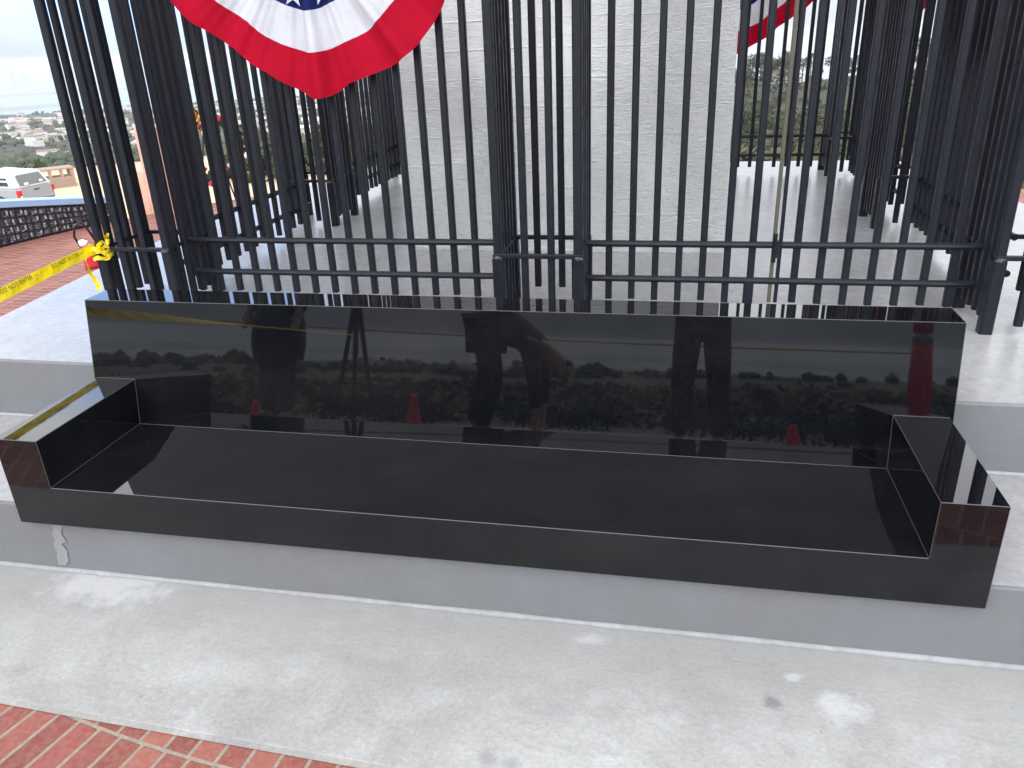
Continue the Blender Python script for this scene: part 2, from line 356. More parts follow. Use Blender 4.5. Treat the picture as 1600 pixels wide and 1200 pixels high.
c = n.mix(n.ramp(n.noise(.25, 6, .7), [(.4, 0.0), (.6, 1.0)]), c, (.027, .033, .018))
near = n.ramp(n.math('DIVIDE', dist.outputs['Value'], 86), [(.66, 1.0), (.76, 0.0)])
sp_ = n.t.nodes.new('ShaderNodeSeparateXYZ'); n.t.links.new(n.tc.outputs['Object'], sp_.inputs[0])
near = n.math('MULTIPLY', near, n.ramp(n.math('MULTIPLY', sp_.outputs['Y'], .1), [(.35, 0.0), (.6, 1.0)]))
dirt = n.ramp(n.noise(.8, 7, .6), [(.3, (.50, .36, .24)), (.7, (.62, .47, .33))])
bk = n.ramp(n.math('MULTIPLY', sp_.outputs['Y'], -.1), [(.35, 0.0), (.6, 1.0)])
c = n.mix(n.math('MULTIPLY', bk, .75), c, n.ramp(n.noise(.06, 7, .6), [(.35, (.07, .075, .045)), (.65, (.21, .18, .12))]))
c = n.mix(near, c, dirt); n.color(c)
tag(fixn(b.build('hillside', m, smooth=True)), 'scrubby hillside falling away to the valley', kind='structure')

# water of the bay and the far shore
m = mat('bay_water', (.10, .13, .16), .25)
b = MB(); N = 64; b.v = [(15500*math.cos(2*math.pi*i/N), 15500*math.sin(2*math.pi*i/N), -248.5) for i in range(N)]; b.f = [tuple(range(N))]; b.m = [0]
tag(b.build('bay_water', m), 'pale hazy bay beyond the town', kind='structure')
M_land = mat('far_land', (.20, .20, .19), .9)
def land(az0, az1, d0, d1, h, seed):
    b = MB(); N = 40; rng = random.Random(seed)
    for k in range(3):
        d = (d0, (d0+d1)/2, d1)[k]
        for i in range(N+1):
            t = i/N; a = rad(az0+(az1-az0)*t); e = 1-abs(2*t-1)**3
            dd = d+(rng.random()-.5)*(d1-d0)*.3
            b.v.append((dd*math.sin(a), dd*math.cos(a), -248.4+(h*e*(.5+.5*rng.random()) if k == 1 else -2)))
    for k in range(2):
        for i in range(N): b.f.append((k*(N+1)+i, k*(N+1)+i+1, (k+1)*(N+1)+i+1, (k+1)*(N+1)+i)); b.m.append(0)
    return tag(fixn(b.build('far_shore', M_land, smooth=True)), kind='structure')
land(-80, 20, 11500, 14500, 40, 1); land(-60, -36, 5200, 5900, 12, 2); land(-48, -20, 7200, 8000, 15, 3)
land(130, 250, 9000, 12500, 60, 4)

# ---------------------------------------------------------------- paving, steps, platform
b = MB(); N = 96; RP = 5.88
tag(polyslab('brick_paving', [(RP*math.cos(2*math.pi*i/N), 3.4+RP*math.sin(2*math.pi*i/N)) for i in range(N)], -.60, ZG, M_brick), 'red brick paving laid in rings round the platform', kind='structure')
# kerb ring in front, open towards the left rear
b = MB(); NN = 80
for i in range(NN+1):
    a = rad(190)+(rad(350)-rad(190))*i/NN
    for rr, z in ((5.885, ZG), (5.885, ZG+.004), (6.6, ZG+.004), (6.6, -.75)):
        b.v.append((rr*math.cos(a), 3.4+rr*math.sin(a), z))
for i in range(NN):
    for k in range(3): b.f.append((i*4+k, i*4+k+1, i*4+k+5, i*4+k+4)); b.m.append(0)
tag(fixn(b.build('kerb_pavement', M_curb)), 'grey concrete border round the brick paving', kind='structure')
strip = [(-3.35, -.52), (-1.6, -.505), (-1.18, -.524), (-.96, -.533), (-.37, -.552), (0, -.565), (1.2, -.60), (3.3, -.64), (4.1, 3.4), (3.3, 7.4), (-3.3, 7.4), (-4.0, 3.4)]
strip = [(-3.35, -.52), (-1.6, -.505), (-1.18, -.524), (-.96, -.533), (-.37, -.552), (0, -.565), (1.2, -.60), (3.2, -.64), (3.2, .6), (-3.35, .6)]
tag(polyslab('concrete_pavement', strip, -.4, ZG+.006, M_strip, bevel=.003), 'stained light grey concrete strip in front of the steps', kind='structure')
b = MB(); pts = [(x, y-.014) for x, y in strip[:8]]
for (x0, y0), (x1, y1) in zip(strip[:7], strip[1:8]):
    b.add([(x0, y0-.018, ZG+.003), (x1, y1-.018, ZG+.003), (x1, y1+.002, ZG+.003), (x0, y0+.002, ZG+.003)], [(0, 1, 2, 3)])
tag(b.build('mortar_joint', concrete('joint_mortar', GR(.34, (1, .97, .86)), GR(.24), GR(.5), .9)), 'narrow grey joint between concrete and brick', kind='structure')

def outline(off, yf):   # widening hexagon round the fence
    return [(-2.40-off, yf), (2.58+off, yf), (3.02+off, 3.4), (2.58+off, 6.0+off), (-2.40-off, 6.0+off), (-2.84-off, 3.4)]
Y1, Z1, Y2, Z2 = .032, .05, .66, .306
Z2 = .306
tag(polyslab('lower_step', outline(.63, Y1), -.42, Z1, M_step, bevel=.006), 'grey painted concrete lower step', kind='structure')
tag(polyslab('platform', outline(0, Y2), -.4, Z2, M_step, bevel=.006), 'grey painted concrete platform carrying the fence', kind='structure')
def topskin(name, pts, z, m, label):
    b = MB(); n = len(pts); cx = sum(p[0] for p in pts)/n; cy = sum(p[1] for p in pts)/n
    P = []
    for x, y in pts:
        v = Vector((x-cx, y-cy)); l = v.length; v = v*(1-.014/l); P.append((cx+v.x, cy+v.y))
    b.add([(x, y, z-.002) for x, y in P]+[(x, y, z+.003) for x, y in P], [tuple(range(n, 2*n))]+[(i, (i+1) % n, n+(i+1) % n, n+i) for i in range(n)])
    return tag(fixn(b.build(name, m)), label, kind='structure')
topskin('platform_floor', outline(0, Y2), Z2, M_plat, 'painted platform floor, toned paler than its shaded sides')
topskin('step_tread', outline(.63, Y1), Z1, M_plat, 'painted tread of the lower step, toned paler than its shaded riser')
def cove(name, y, z, x0, x1, r, label):
    b = MB(); K = 120; n = 5
    for i in range(K+1):
        x = x0+(x1-x0)*i/K; rr = r*(1+.35*noise.noise(Vector((x*4, y, z))))
        for k in range(n+1):
            a = math.pi/2*k/n
            b.v.append((x, y-rr+rr*math.sin(a)-.001, z+rr-rr*math.cos(a)+.001))
    for i in range(K):
        for k in range(n): b.f.append((i*(n+1)+k, i*(n+1)+k+1, (i+1)*(n+1)+k+1, (i+1)*(n+1)+k)); b.m.append(0)
    return tag(b.build(name, M_cove, smooth=True), label, kind='structure')
cove('step_cove', Y1, ZG+.006, -3.0, 3.2, .011, 'pale rounded cove along the foot of the lower riser')
cove('platform_cove', Y2, Z1+.003, -2.6, 2.9, .008, 'pale rounded cove along the foot of the upper riser')
# repaired plaster patch on the riser at the bench's left end
b = MB(); K = 14
rng = random.Random(3)
ptsL = []
for i in range(K+1):
    z = ZG+.03+(.0+.21)*i/K; ptsL.append((-1.405-.03*(1-i/K)+.012*(rng.random()-.5), z))
ptsR = [(x+.03+.02*rng.random(), z) for x, z in ptsL]
for (x, z) in ptsL: b.v.append((x, Y1-.003, z))
for (x, z) in ptsR: b.v.append((x, Y1-.003, z))
for i in range(K): b.f.append((i, K+1+i, K+2+i, i+1)); b.m.append(0)
tag(b.build('plaster_patch', concrete('smeared_plaster', GR(.27, (.97, 1, 1.06)), GR(.2), GR(.36), .6, fine=90, bs=.5)), 'white plaster smear on the riser under the bench end', kind='structure')

# ---------------------------------------------------------------- granite bench
M_edge = mat('edge_glint', (.040, .040, .044), .35)  # light caught along the bevels put into a paler grey
M_joint = mat('joint_filler', (.04, .04, .044), .6)
bench = empty('granite_bench', 'polished black granite bench with low arms built over the steps', 'bench', loc=(0, .3, 0))
def slab(name, prof, x0, x1, bev=.0018):
    b = MB(); n = len(prof)
    b.add([(x0, y-.3, z) for y, z in prof]+[(x1, y-.3, z) for y, z in prof], [tuple(range(n)), tuple(range(n, 2*n))[::-1]]+[(i, (i+1) % n, n+(i+1) % n, n+i) for i in range(n)])
    o = fixn(b.build(name, [M_gran, M_edge], bench, bevel=bev)); o.modifiers['bevel'].material = 1; o.modifiers['bevel'].segments = 1
    # seamless joints between seat and arms: no bevel along the shared edges
    o.modifiers['bevel'].limit_method = 'WEIGHT'
    at = o.data.attributes.new('bevel_weight_edge', 'FLOAT', 'EDGE')
    for e_ in o.data.edges:
        p, q = (o.data.vertices[i].co for i in e_.vertices)
        shared = abs(abs(p.x)-AI) < .002 and abs(abs(q.x)-AI) < .002 and abs(p.x-q.x) < .001 and max(p.z, q.z) < zs+.001 and name != 'backrest' and not (name == 'seat' and min(p.z, q.z) > zs-.001) 
        flat = name == 'armrest' and abs(p.z-zs) < .001 and abs(q.z-zs) < .001
        at.data[e_.index].value = 0.0 if (shared or flat) else 1.0
    return o
AI = 1.337; zs, za, zt = .147, .32, .612
yb = lambda z: .478+(z-.147)*math.tan(rad(10.3))
slab('seat', [(0, 0), (0, zs), (yb(zs)-.001, zs), (yb(.06)-.001, .055), (.028, .055), (.028, 0)], -AI, AI)
for x0, x1 in ((-1.5, -AI-.00005), (AI+.00005, 1.5)):
    slab('armrest', [(0, 0), (0, zs), (0, za), (yb(za)-.001, za), (yb(.06)-.001, .055), (.028, .055), (.028, 0)], x0, x1)
slab('backrest', [(yb(.056), .056), (yb(zt), zt), (.705, zt), (.705, Z2+.005), (.655, Z2+.005), (.655, .056)], -1.512, 1.512)

for a_, b_ in (((-AI, yb(zs)-.001, zs), (AI, yb(zs)-.001, zs)), ((-AI, .004, zs), (-AI, yb(zs), zs)), ((AI, .004, zs), (AI, yb(zs), zs)),
               ((-AI, yb(zs), zs), (-AI, yb(za)-.001, za)), ((AI, yb(zs), zs), (AI, yb(za)-.001, za)), ((-1.5, yb(za)-.001, za), (-AI, yb(za)-.001, za)), ((AI, yb(za)-.001, za), (1.5, yb(za)-.001, za))):
    b = MB(); b.rod((a_[0], a_[1]-.3, a_[2]), (b_[0], b_[1]-.3, b_[2]), .0016, 6); b.build('joint_line', M_joint, bench)
# ---------------------------------------------------------------- fence
ZB, ZT, ZR, ZR2 = .362, 3.0, .613, .458
FY = 1.515
barw = .0285
def one(name, fn, parent, m=None, **k):
    b = MB(); fn(b); return b.build(name, m or M_fence, parent, **k)
def panel(p0, p1, ts, label, support=(), pair=None, rails_ext=0.0, out=1):
    """straight panel from p0 to p1; ts are distances along it"""
    p0 = Vector((*p0, 0)); p1 = Vector((*p1, 0)); d = (p1-p0); Ln = d.length; d.normalize()
    ang = math.atan2(d.y, d.x)
    t = empty('iron_fence', label, 'fence', 'straight panels of the black iron fence', loc=(p0.x, p0.y, Z2), rz=ang)
    o = -Z2
    for s in ts:
        j = random.uniform(-.004, .004)
        one('bar', lambda b: b.bar((s, 0, ZB+o+j), (s, 0, ZT+o), barw), t)
    for s in support:
        one('bar', lambda b: b.bar((s, 0, ZR2+o), (s, 0, ZT+o), barw), t)
        one('support_leg', lambda b: b.bar((s-.004, -.004, .004), (s-.004, -.004, ZR2+o), .040), t)
    if pair:
        for q, s in enumerate(pair):
            one('gate_stile', lambda b: b.bar((s, -.003, ZB+o), (s, -.003, ZT+o), .015), t, M_rusty if q == 0 else M_fence)
        s = sum(pair)/2
        def lat(b):
            b.bar((s, -.02, ZR+o-.05), (s, -.02, ZR+o+.02), .03)
            b.rod((s-.012, -.024, ZR+o-.07), (s-.012, -.024, ZR+o+.05), .009); b.rod((s-.004, -.045, ZR+o-.01), (s-.004, -.005, ZR+o-.01), .008)
        one('gate_latch', lat, t)
    for z in (ZR, ZR2, 2.75):
        one('rail', lambda b: b.rod((0, -.010, z+o), (Ln, -.010, z+o), .0145, 10), t)
    return t
def blob(c, r, jit=.2, sz=(1, 1, 1)):
    bm = bmesh.new(); bmesh.ops.create_icosphere(bm, subdivisions=1, radius=r)
    vs = [(c[0]+v.co.x*sz[0]*(1+random.uniform(-jit, jit)), c[1]+v.co.y*sz[1], c[2]+v.co.z*sz[2]*(1+random.uniform(-jit, jit))) for v in bm.verts]
    fs = [tuple(v.index for v in f.verts) for f in bm.faces]; bm.free(); return vs, fs
XL0 = -1.66
panel((-1.66, FY), (-.085, FY), [(-1.544+.1004*k)+1.66 for k in range(-1, 15)], 'straight front fence panel behind the bunting, left of the middle pilaster')
panel((.256, FY), (1.84, FY), [(.364+.1004*k)-.256 for k in range(6)]+[(1.146+.1018*k)-.256 for k in range(7)], 'front fence panel with the narrow double gate stile and latch',
      support=[.967-.256], pair=[1.052-.256, 1.078-.256])
YS = [1.66, 3.20, 3.55, 5.14]
ns = lambda L_: [L_*(i+1)/(round(L_/.1)) for i in range(round(L_/.1)-1)]
panel((-1.82, 3.20), (-1.82, 1.66), ns(1.54), 'left side fence panel nearest the tape knot')
panel((-1.82, 5.14), (-1.82, 3.55), ns(1.59), 'left side fence panel farthest back, beside the white shaft')
panel((2.01, 1.67), (2.01, 3.20), ns(1.53), 'right side fence panel nearest the gate end')
panel((2.01, 3.55), (2.01, 5.14), ns(1.59), 'right side fence panel farthest back, towards the tree-covered hill')
panel((-.085, 5.31), (-1.66, 5.31), ns(1.575), 'rear fence panel hidden mostly by the white shaft')
panel((1.84, 5.31), (.256, 5.31), ns(1.584), 'rear fence panel seen right of the white shaft against the trees')
def pilaster(x0, x1, y0, y1, label, zrail=ZR):
    t = empty('fence_pilaster', label, 'fence post', 'box shaped pilasters of the black iron fence', loc=((x0+x1)/2, (y0+y1)/2, Z2))
    w, h = (x1-x0)/2, (y1-y0)/2; o = -Z2
    for sx in (-1, 1):
        for sy in (-1, 1):
            one('post', lambda b: (b.bar((sx*w, sy*h, .004), (sx*w, sy*h, zrail+o-.012), .050), b.bar((sx*w, sy*h, zrail+o-.012), (sx*w, sy*h, ZT+o), .036)), t)
    for k in (1, 2):
        u = -w+2*w*k/3; v = -h+2*h*k/3
        for s in (-1, 1):
            zb_ = ZB-.02 if s < 0 else ZB+.025
            one('bar', lambda b: b.bar((u, s*h, zb_+o), (u, s*h, ZT+o), barw), t)
    for k in range(1, 5):
        v = -h+2*h*k/5
        for s in (-1, 1):
            one('bar', lambda b: b.bar((s*w, v, ZB+o), (s*w, v, ZT+o), barw), t)
    for s in (-1, 1):
        one('rail', lambda b: b.bar((-w-.02, s*(h+.012), zrail+o), (w+.02, s*(h+.012), zrail+o), .022, .018), t)
        one('rail', lambda b: b.bar((s*(w-.002), -h, zrail+o+.001), (s*(w-.002), h, zrail+o+.001), .022, .016), t)
    for sx in (-1, 1):
        def weld(b):
            b.add(*blob((sx*w, -(h+.020), zrail+o-.006), .013, .5, (1.6, .8, .9)))
        one('weld_bead', weld, t, M_weld)
    return t
pilaster(-.080, .256, 1.285, 1.60, 'box pilaster of black bars in the middle of the fence front')
pilaster(-2.01, -1.66, 1.32, 1.66, 'front corner pilaster of black bars with the yellow tape knot')
pilaster(1.855, 2.20, 1.34, 1.675, 'front corner pilaster of black bars beside the bench right end')
pilaster(-2.02, -1.66, 3.20, 3.55, 'middle pilaster of the left fence side')
pilaster(1.83, 2.16, 3.20, 3.55, 'middle pilaster of the right fence side')
pilaster(-.080, .256, 5.17, 5.48, 'middle pilaster of the rear fence hidden behind the white shaft')
pilaster(-2.01, -1.66, 5.14, 5.47, 'rear corner pilaster left of the white shaft')
pilaster(1.855, 2.17, 5.14, 5.47, 'rear corner pilaster right of the white shaft')

# ---------------------------------------------------------------- white shaft of the monument
shaft = empty('monument_shaft', 'massive rough board-marked white concrete shaft inside the fence', 'monument', loc=(.007, 3.44, Z2))
def shaftmesh():
    b = MB(); W_, D_ = .905, .87; H = 9.0; nz_, nx = 90, 18
    ring = []
    for i in range(nx): ring.append((-W_+2*W_*i/nx, -D_))
    for i in range(nx): ring.append((W_, -D_+2*D_*i/nx))
    for i in range(nx): ring.append((W_-2*W_*i/nx, D_))
    for i in range(nx): ring.append((-W_, D_-2*D_*i/nx))
    n = len(ring)
    for k in range(nz_+1):
        z = .004+H*k/nz_; tp = 1-.012*z/1.0*.6
        for x, y in ring:
            e = noise.noise(Vector((x*3, y*3, z*5)))*.006+noise.noise(Vector((x*9, y*9, z*14)))*.0035
            l = math.hypot(x, y); b.v.append((x*(1+e/l), y*(1+e/l), z))
    for k in range(nz_):
        for i in range(n): b.f.append((k*n+i, k*n+(i+1) % n, (k+1)*n+(i+1) % n, (k+1)*n+i)); b.m.append(0)
    b.f.append(tuple(nz_*n+i for i in range(n))); b.m.append(0)
    return b
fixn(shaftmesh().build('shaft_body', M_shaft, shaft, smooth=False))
b = MB()
for i in range(60):
    x0 = -.9+1.8*i/60
    b.box(x0, x0+.0301, -.885-random.random()*.006, -.874, .002, .010+random.random()*.012)
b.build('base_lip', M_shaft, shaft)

# ---------------------------------------------------------------- bunting
def fabric(name, col):
    m = mat(name, col, .8, spec=.12); n = NT(m)
    n.color(n.mix(n.ramp(n.noise(9, 5, .6), [(.35, 0.0), (.7, 1.0)]), col, tuple(v*.82 for v in col)))
    n.bump(n.noise(12, 4, .6, sc=(1, 1, .5)), .35, .01)
    tr = n.t.nodes.new('ShaderNodeBsdfTranslucent'); tr.inputs['Color'].default_value = (*col, 1)
    ms = n.t.nodes.new('ShaderNodeMixShader'); ms.inputs[0].default_value = .22
    out = [q for q in n.t.nodes if q.type == 'OUTPUT_MATERIAL'][0]
    n.t.links.new(n.b.outputs[0], ms.inputs[1]); n.t.links.new(tr.outputs[0], ms.inputs[2]); n.t.links.new(ms.outputs[0], out.inputs['Surface'])
    return m
M_red = fabric('red_fabric', (.40, .002, .02)); M_wht = fabric('white_fabric', (.60, .60, .65)); M_blu = fabric('blue_fabric', (.010, .017, .11))
RT = [(-95, .70), (-80, .685), (-66, .66), (-50, .60), (-36, .575), (-20, .60), (-6, .64), (0, .668), (7, .664), (14, .64), (28, .645), (45, .68), (60, .675), (75, .66), (95, .66)]
RS = [(-95, .70), (-66, .66), (-36, .60), (0, .655), (28, .655), (60, .675), (95, .66)]
def rtab(deg, RT=RT):
    for (a, ra), (c_, rc) in zip(RT, RT[1:]):
        if deg <= c_: t = (deg-a)/(c_-a); return ra+(rc-ra)*t
    return RT[-1][1]
def fan_point(deg, f, pleat=1.0):
    """deg measured from straight down, f = share of the radius; local x right, z up, -y outward"""
    g_ = max(0, min(1, (f-.745)/.255)); R_ = (rtab(deg, RS)*(1-g_)+rtab(deg)*g_)*f; a = rad(deg)
    y = -.018-.014*pleat*f*(1.2-f*.5)*math.sin(deg*.30+1.3*math.sin(deg*.05))-.006*(1.1-f)*f*math.sin(deg*1.3+f*2)-.02*f*f*math.cos(a)
    y += -.035*f*math.exp(-((deg-3)/4)**2)+.02*f*math.exp(-((deg-9)/3)**2)+.018*f*math.exp(-((deg+31)/4)**2)-.02*f*math.exp(-((deg-38)/3)**2)
    wav = 1+.007*math.sin(deg*.21+1)
    return (math.sin(a)*R_*wav, y, -math.cos(a)*R_*wav)
def bunting(loc, rz, label, scale=1):
    t = empty('bunting', label, 'bunting', 'patriotic fan buntings hung on the fence', loc=loc, rz=rz)
    for nm, f0, f1, m_ in (('blue_band', .03, .505, M_blu), ('white_band', .505, .745, M_wht), ('red_band', .745, 1.0, M_red)):
        b = MB(); NAg, NR = 190, 10
        for j in range(NR+1):
            f = f0+(f1-f0)*j/NR
            for i in range(NAg+1): b.v.append(fan_point(-92+184*i/NAg, f))
        for j in range(NR):
            for i in range(NAg): b.f.append((j*(NAg+1)+i, (j+1)*(NAg+1)+i, (j+1)*(NAg+1)+i+1, j*(NAg+1)+i+1)); b.m.append(0)
        o = b.build(nm, m_, t, smooth=True)
        if nm == 'blue_band':
            for deg in (-83, -58, -33, -8, 17, 42, 67, 88):
                s = MB(); c = fan_point(deg, .425); P = []
                for q in range(10):
                    a = math.pi/2+q*math.pi/5+rad(deg); r = .052 if q % 2 == 0 else .021
                    P.append((c[0]+math.cos(a)*r, c[1]-.014, c[2]+math.sin(a)*r))
                s.add(P, [tuple(range(10))]); s.build('star', M_wht, o)
    def top(b): b.rod((-.70, -.012, .012), (.70, -.012, .012), .012)
    one('header_tape', top, t, M_wht)
    return t
BZ = 1.915
bunting((-.885, 1.475, BZ), 0, 'red, white and blue star bunting on the front left fence panel')
bunting((1.05, 5.36, BZ), rad(180), 'red, white and blue bunting hung outside the rear panel right of the shaft')
bunting((2.07, 2.43, BZ), rad(90), 'red, white and blue bunting on the right fence side, near half')
bunting((2.07, 4.35, BZ), rad(90), 'red, white and blue bunting on the right fence side, far half')

# ---------------------------------------------------------------- caution tape
M_tape = mat('yellow_tape', (.80, .62, .01), .28); M_ink = mat('tape_ink', (.012, .011, .01), .5)
tp = empty('caution_tape', 'yellow and black caution tape stretched from the fence corner', 'tape', loc=(-2.02, 1.33, .6))
def ribbon(P, w, name, tw=None, parent=tp, seg=60):
    b = MB(); P = [Vector(p) for p in P]
    for i in range(seg+1):
        t = i/seg*(len(P)-1); k = min(int(t), len(P)-2); p = P[k].lerp(P[k+1], t-k)
        d = (P[k+1]-P[k]).normalized(); side = Vector((0, 0, 1)) if abs(d.z) < .9 else Vector((1, 0, 0))
        a = (tw(t) if tw else 0)
        n_ = d.cross(side).normalized(); v = side*math.cos(a)+n_*math.sin(a)
        b.v += [tuple(p+v*w/2), tuple(p+n_*.004*math.sin(t*37)), tuple(p-v*w/2)]
    for i in range(seg):
        for k in range(2): b.f.append((i*3+k, i*3+k+1, i*3+k+4, i*3+k+3)); b.m.append(0)
    o = b.build(name, M_tape, parent); o.matrix_parent_inverse = parent.matrix_world.inverted() if False else Matrix.Translation(-Vector(parent.location)); return o
A0 = Vector((-2.035, 1.315, .617)); A1 = Vector((-1.62, -2.33, .50))
def sag(a, b_, s, n=16): return [a.lerp(b_, i/n)-Vector((0, 0, s*4*(i/n)*(1-i/n))) for i in range(n+1)]
PT = sag(A0, A1, .0)
ribbon(PT, .047, 'tape_run', tw=lambda t: .35+.03*math.sin(t*1.1)+1.0*max(0, min(1, (t-6.5)/3)), seg=120)
def text_mesh(name, s, size, m, origin, ex, ey, parent=None):
    cu = bpy.data.curves.new(name, 'FONT'); cu.body = s; cu.size = size*.85; cu.extrude = .0; cu.space_character = 1.1
    to = bpy.data.objects.new(name, cu); COL.objects.link(to); bpy.context.view_layer.update()
    dg = bpy.context.evaluated_depsgraph_get(); me = bpy.data.meshes.new_from_object(to.evaluated_get(dg))
    bpy.data.objects.remove(to); me.name = name
    ez = ex.cross(ey)
    for v in me.vertices:
        c_ = v.co.copy(); v.co = origin+ex*c_.x+ey*c_.y+ez*.004
    me.materials.clear(); me.materials.append(m)
    o = bpy.data.objects.new(name, me); COL.objects.link(o)
    if parent: o.parent = parent; o.matrix_parent_inverse = Matrix.Translation(-Vector(parent.location))
    return o
dv = (A0-A1).normalized()
def tape_at(dist):  # distance from the knot
    return A0-dv*dist
for k in range(4):
    st = .345+k*.335
    pos = tape_at(st); nn = dv.cross(Vector((0, 0, 1))).normalized()
    upv = (Vector((0, 0, 1))*math.cos(-.35)+(-nn)*math.sin(-.35)*-1).normalized()
    upv = (Vector((0, 0, 1))*.94+nn*-.33).normalized()
    text_mesh('lettering', 'DO NOT ENTER \u2014', .030, M_ink, pos+nn*.005+upv*.003, dv, upv, tp)
# knot loops round the corner post
def loop(cx, cy, z, r, tilt, n=24, rr=.018):
    pts = []
    for i in range(n+1):
        a = 2*math.pi*i/n; pts.append((cx+r*math.cos(a), cy+r*math.sin(a), z+tilt*math.sin(a+.5)+.008*math.sin(3*a)))
    return pts
for (z, r, ti) in ((.617, .040, .02), (.598, .046, -.018), (.635, .043, .03), (.580, .042, .01)):
    ribbon(loop(-2.01, 1.32, z, r, ti), .022, 'knot_loop', tw=lambda t: .5*math.sin(t), seg=40)
ribbon([(-2.05, 1.29, .63), (-2.075, 1.275, .57), (-2.07, 1.28, .50), (-2.045, 1.285, .44), (-2.05, 1.28, .42)], .022, 'hanging_end', tw=lambda t: t*.8, seg=30)
ribbon([(-2.00, 1.28, .63), (-1.955, 1.275, .66), (-1.935, 1.28, .62), (-1.97, 1.275, .60)], .02, 'bow_loop', tw=lambda t: t, seg=30)
b = MB(); b.add(*blob((-2.075, 1.29, .645), .022, .35, (1.2, 1, .8)))
o = b.build('wad', mat('clear_plastic_wad', (.75, .75, .78), .25), tp); o.matrix_parent_inverse = Matrix.Translation(-Vector(tp.location))
tp2 = empty('caution_tape', 'second caution tape strung low along the kerb behind the photographer', 'tape', loc=(-4.0, -2.52, .6))
ribbon(sag(Vector((-4.85, -2.50, .66)), Vector((2.24, -2.60, .50)), .05), .013, 'tape_run', tw=lambda t: .5*math.sin(t*.7), parent=tp2, seg=120)

# ---------------------------------------------------------------- plaque wall on the left
wall = empty('plaque_wall', 'low curved wall covered in dark memorial plaques under a polished cap', 'wall', loc=(-5.75, 4.6, ZG))
wtop = lambda deg: .145+(deg-168)*.0145 if deg < 172 else .203+(deg-172)*.004
def arc(b, d0, d1, r0, r1, zf0, zf1, n=40, mi=0):
    for i in range(n+1):
        g = d0+(d1-d0)*i/n; a = rad(g)
        for rr, z in ((r0, zf0(g)), (r0, zf1(g)), (r1, zf1(g)), (r1, zf0(g))): b.v.append((rr*math.cos(a)+5.75, 3.4+rr*math.sin(a)-4.6, z-ZG))
    for i in range(n):
        for k in range(4): b.f.append((i*4+k, i*4+(k+1) % 4, (i+1)*4+(k+1) % 4, (i+1)*4+k)); b.m.append(mi)
    b.f.append((0, 1, 2, 3)); b.f.append((n*4+3, n*4+2, n*4+1, n*4)); b.m += [mi, mi]
M_dark = mat('dark_granite_wall', (.015, .017, .024), .25)
b = MB(); arc(b, 155.6, 200, 5.885, 6.10, lambda g: -1.2, lambda g: wtop(g)-.004); fixn(b.build('wall_body', M_dark, wall))
M_cap = mat('polished_cap', (.30, .46, .68), .2, ior=1.7)  # sky reflected in the polished stone put into the blue base colour
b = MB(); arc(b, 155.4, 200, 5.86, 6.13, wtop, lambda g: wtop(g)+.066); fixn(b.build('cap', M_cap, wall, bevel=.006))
def etched(name, base, lo, hi, sc):
    m = mat(name, base, .3); n = NT(m)
    f = n.ramp(n.noise(sc, 4, .8), [(.46, 0.0), (.56, 1.0)]); n.color(n.mix(f, lo, hi)); return m
M_pq = etched('etched_plaque', (.05, .05, .06), (.010, .013, .020), (.075, .085, .10), 40)
M_pq2 = etched('etched_portrait', (.2, .2, .2), (.14, .15, .17), (.55, .57, .60), 50)
rng = random.Random(11)
deg = 156.0
rows = 4
cnt = 0
while deg < 170.5 and cnt < 98:
    wdeg = rng.choice([.48, .56, .80])
    for rw in range(rows):
        g = deg+wdeg/2; zt_ = wtop(g)-.02; zb_ = ZG+.015; hh = (zt_-zb_)/rows
        z0 = zb_+hh*rw+.006; z1 = z0+hh-.012
        pb = MB()
        def q(d0, d1, za_, zb2, off, mi):
            vs = []
            for dd, zz in ((d0, za_), (d1, za_), (d1, zb2), (d0, zb2)):
                a = rad(dd); vs.append(((5.885-off)*math.cos(a)+5.75, 3.4+(5.885-off)*math.sin(a)-4.6, zz-ZG))
            vs2 = []
            for dd, zz in ((d0, za_), (d1, za_), (d1, zb2), (d0, zb2)):
                a = rad(dd); vs2.append((5.886*math.cos(a)+5.75, 3.4+5.886*math.sin(a)-4.6, zz-ZG))
            pb.add(vs+vs2, [(3, 2, 1, 0), (0, 1, 5, 4), (1, 2, 6, 5), (2, 3, 7, 6), (3, 0, 4, 7)], mi)
        d0, d1 = deg+.03, deg+wdeg-.03
        q(d0, d1, z0, z1, .010, 0)
        if rng.random() < .85:
            pd = d0+(d1-d0)*rng.choice([.12, .55]); q(pd, pd+.17, z0+(z1-z0)*.25, z1-(z1-z0)*.12, .013, 1)
        for ln in range(3):
            zz = z0+(z1-z0)*(.12+.2*ln)
            if rng.random() < .6: q(d0+(d1-d0)*.45, d0+(d1-d0)*(.6+.3*rng.random()), zz, zz+(z1-z0)*.08, .0125, 1)
        pb.build('plaque', [M_pq, M_pq2], wall); cnt += 1
    deg += wdeg+.03
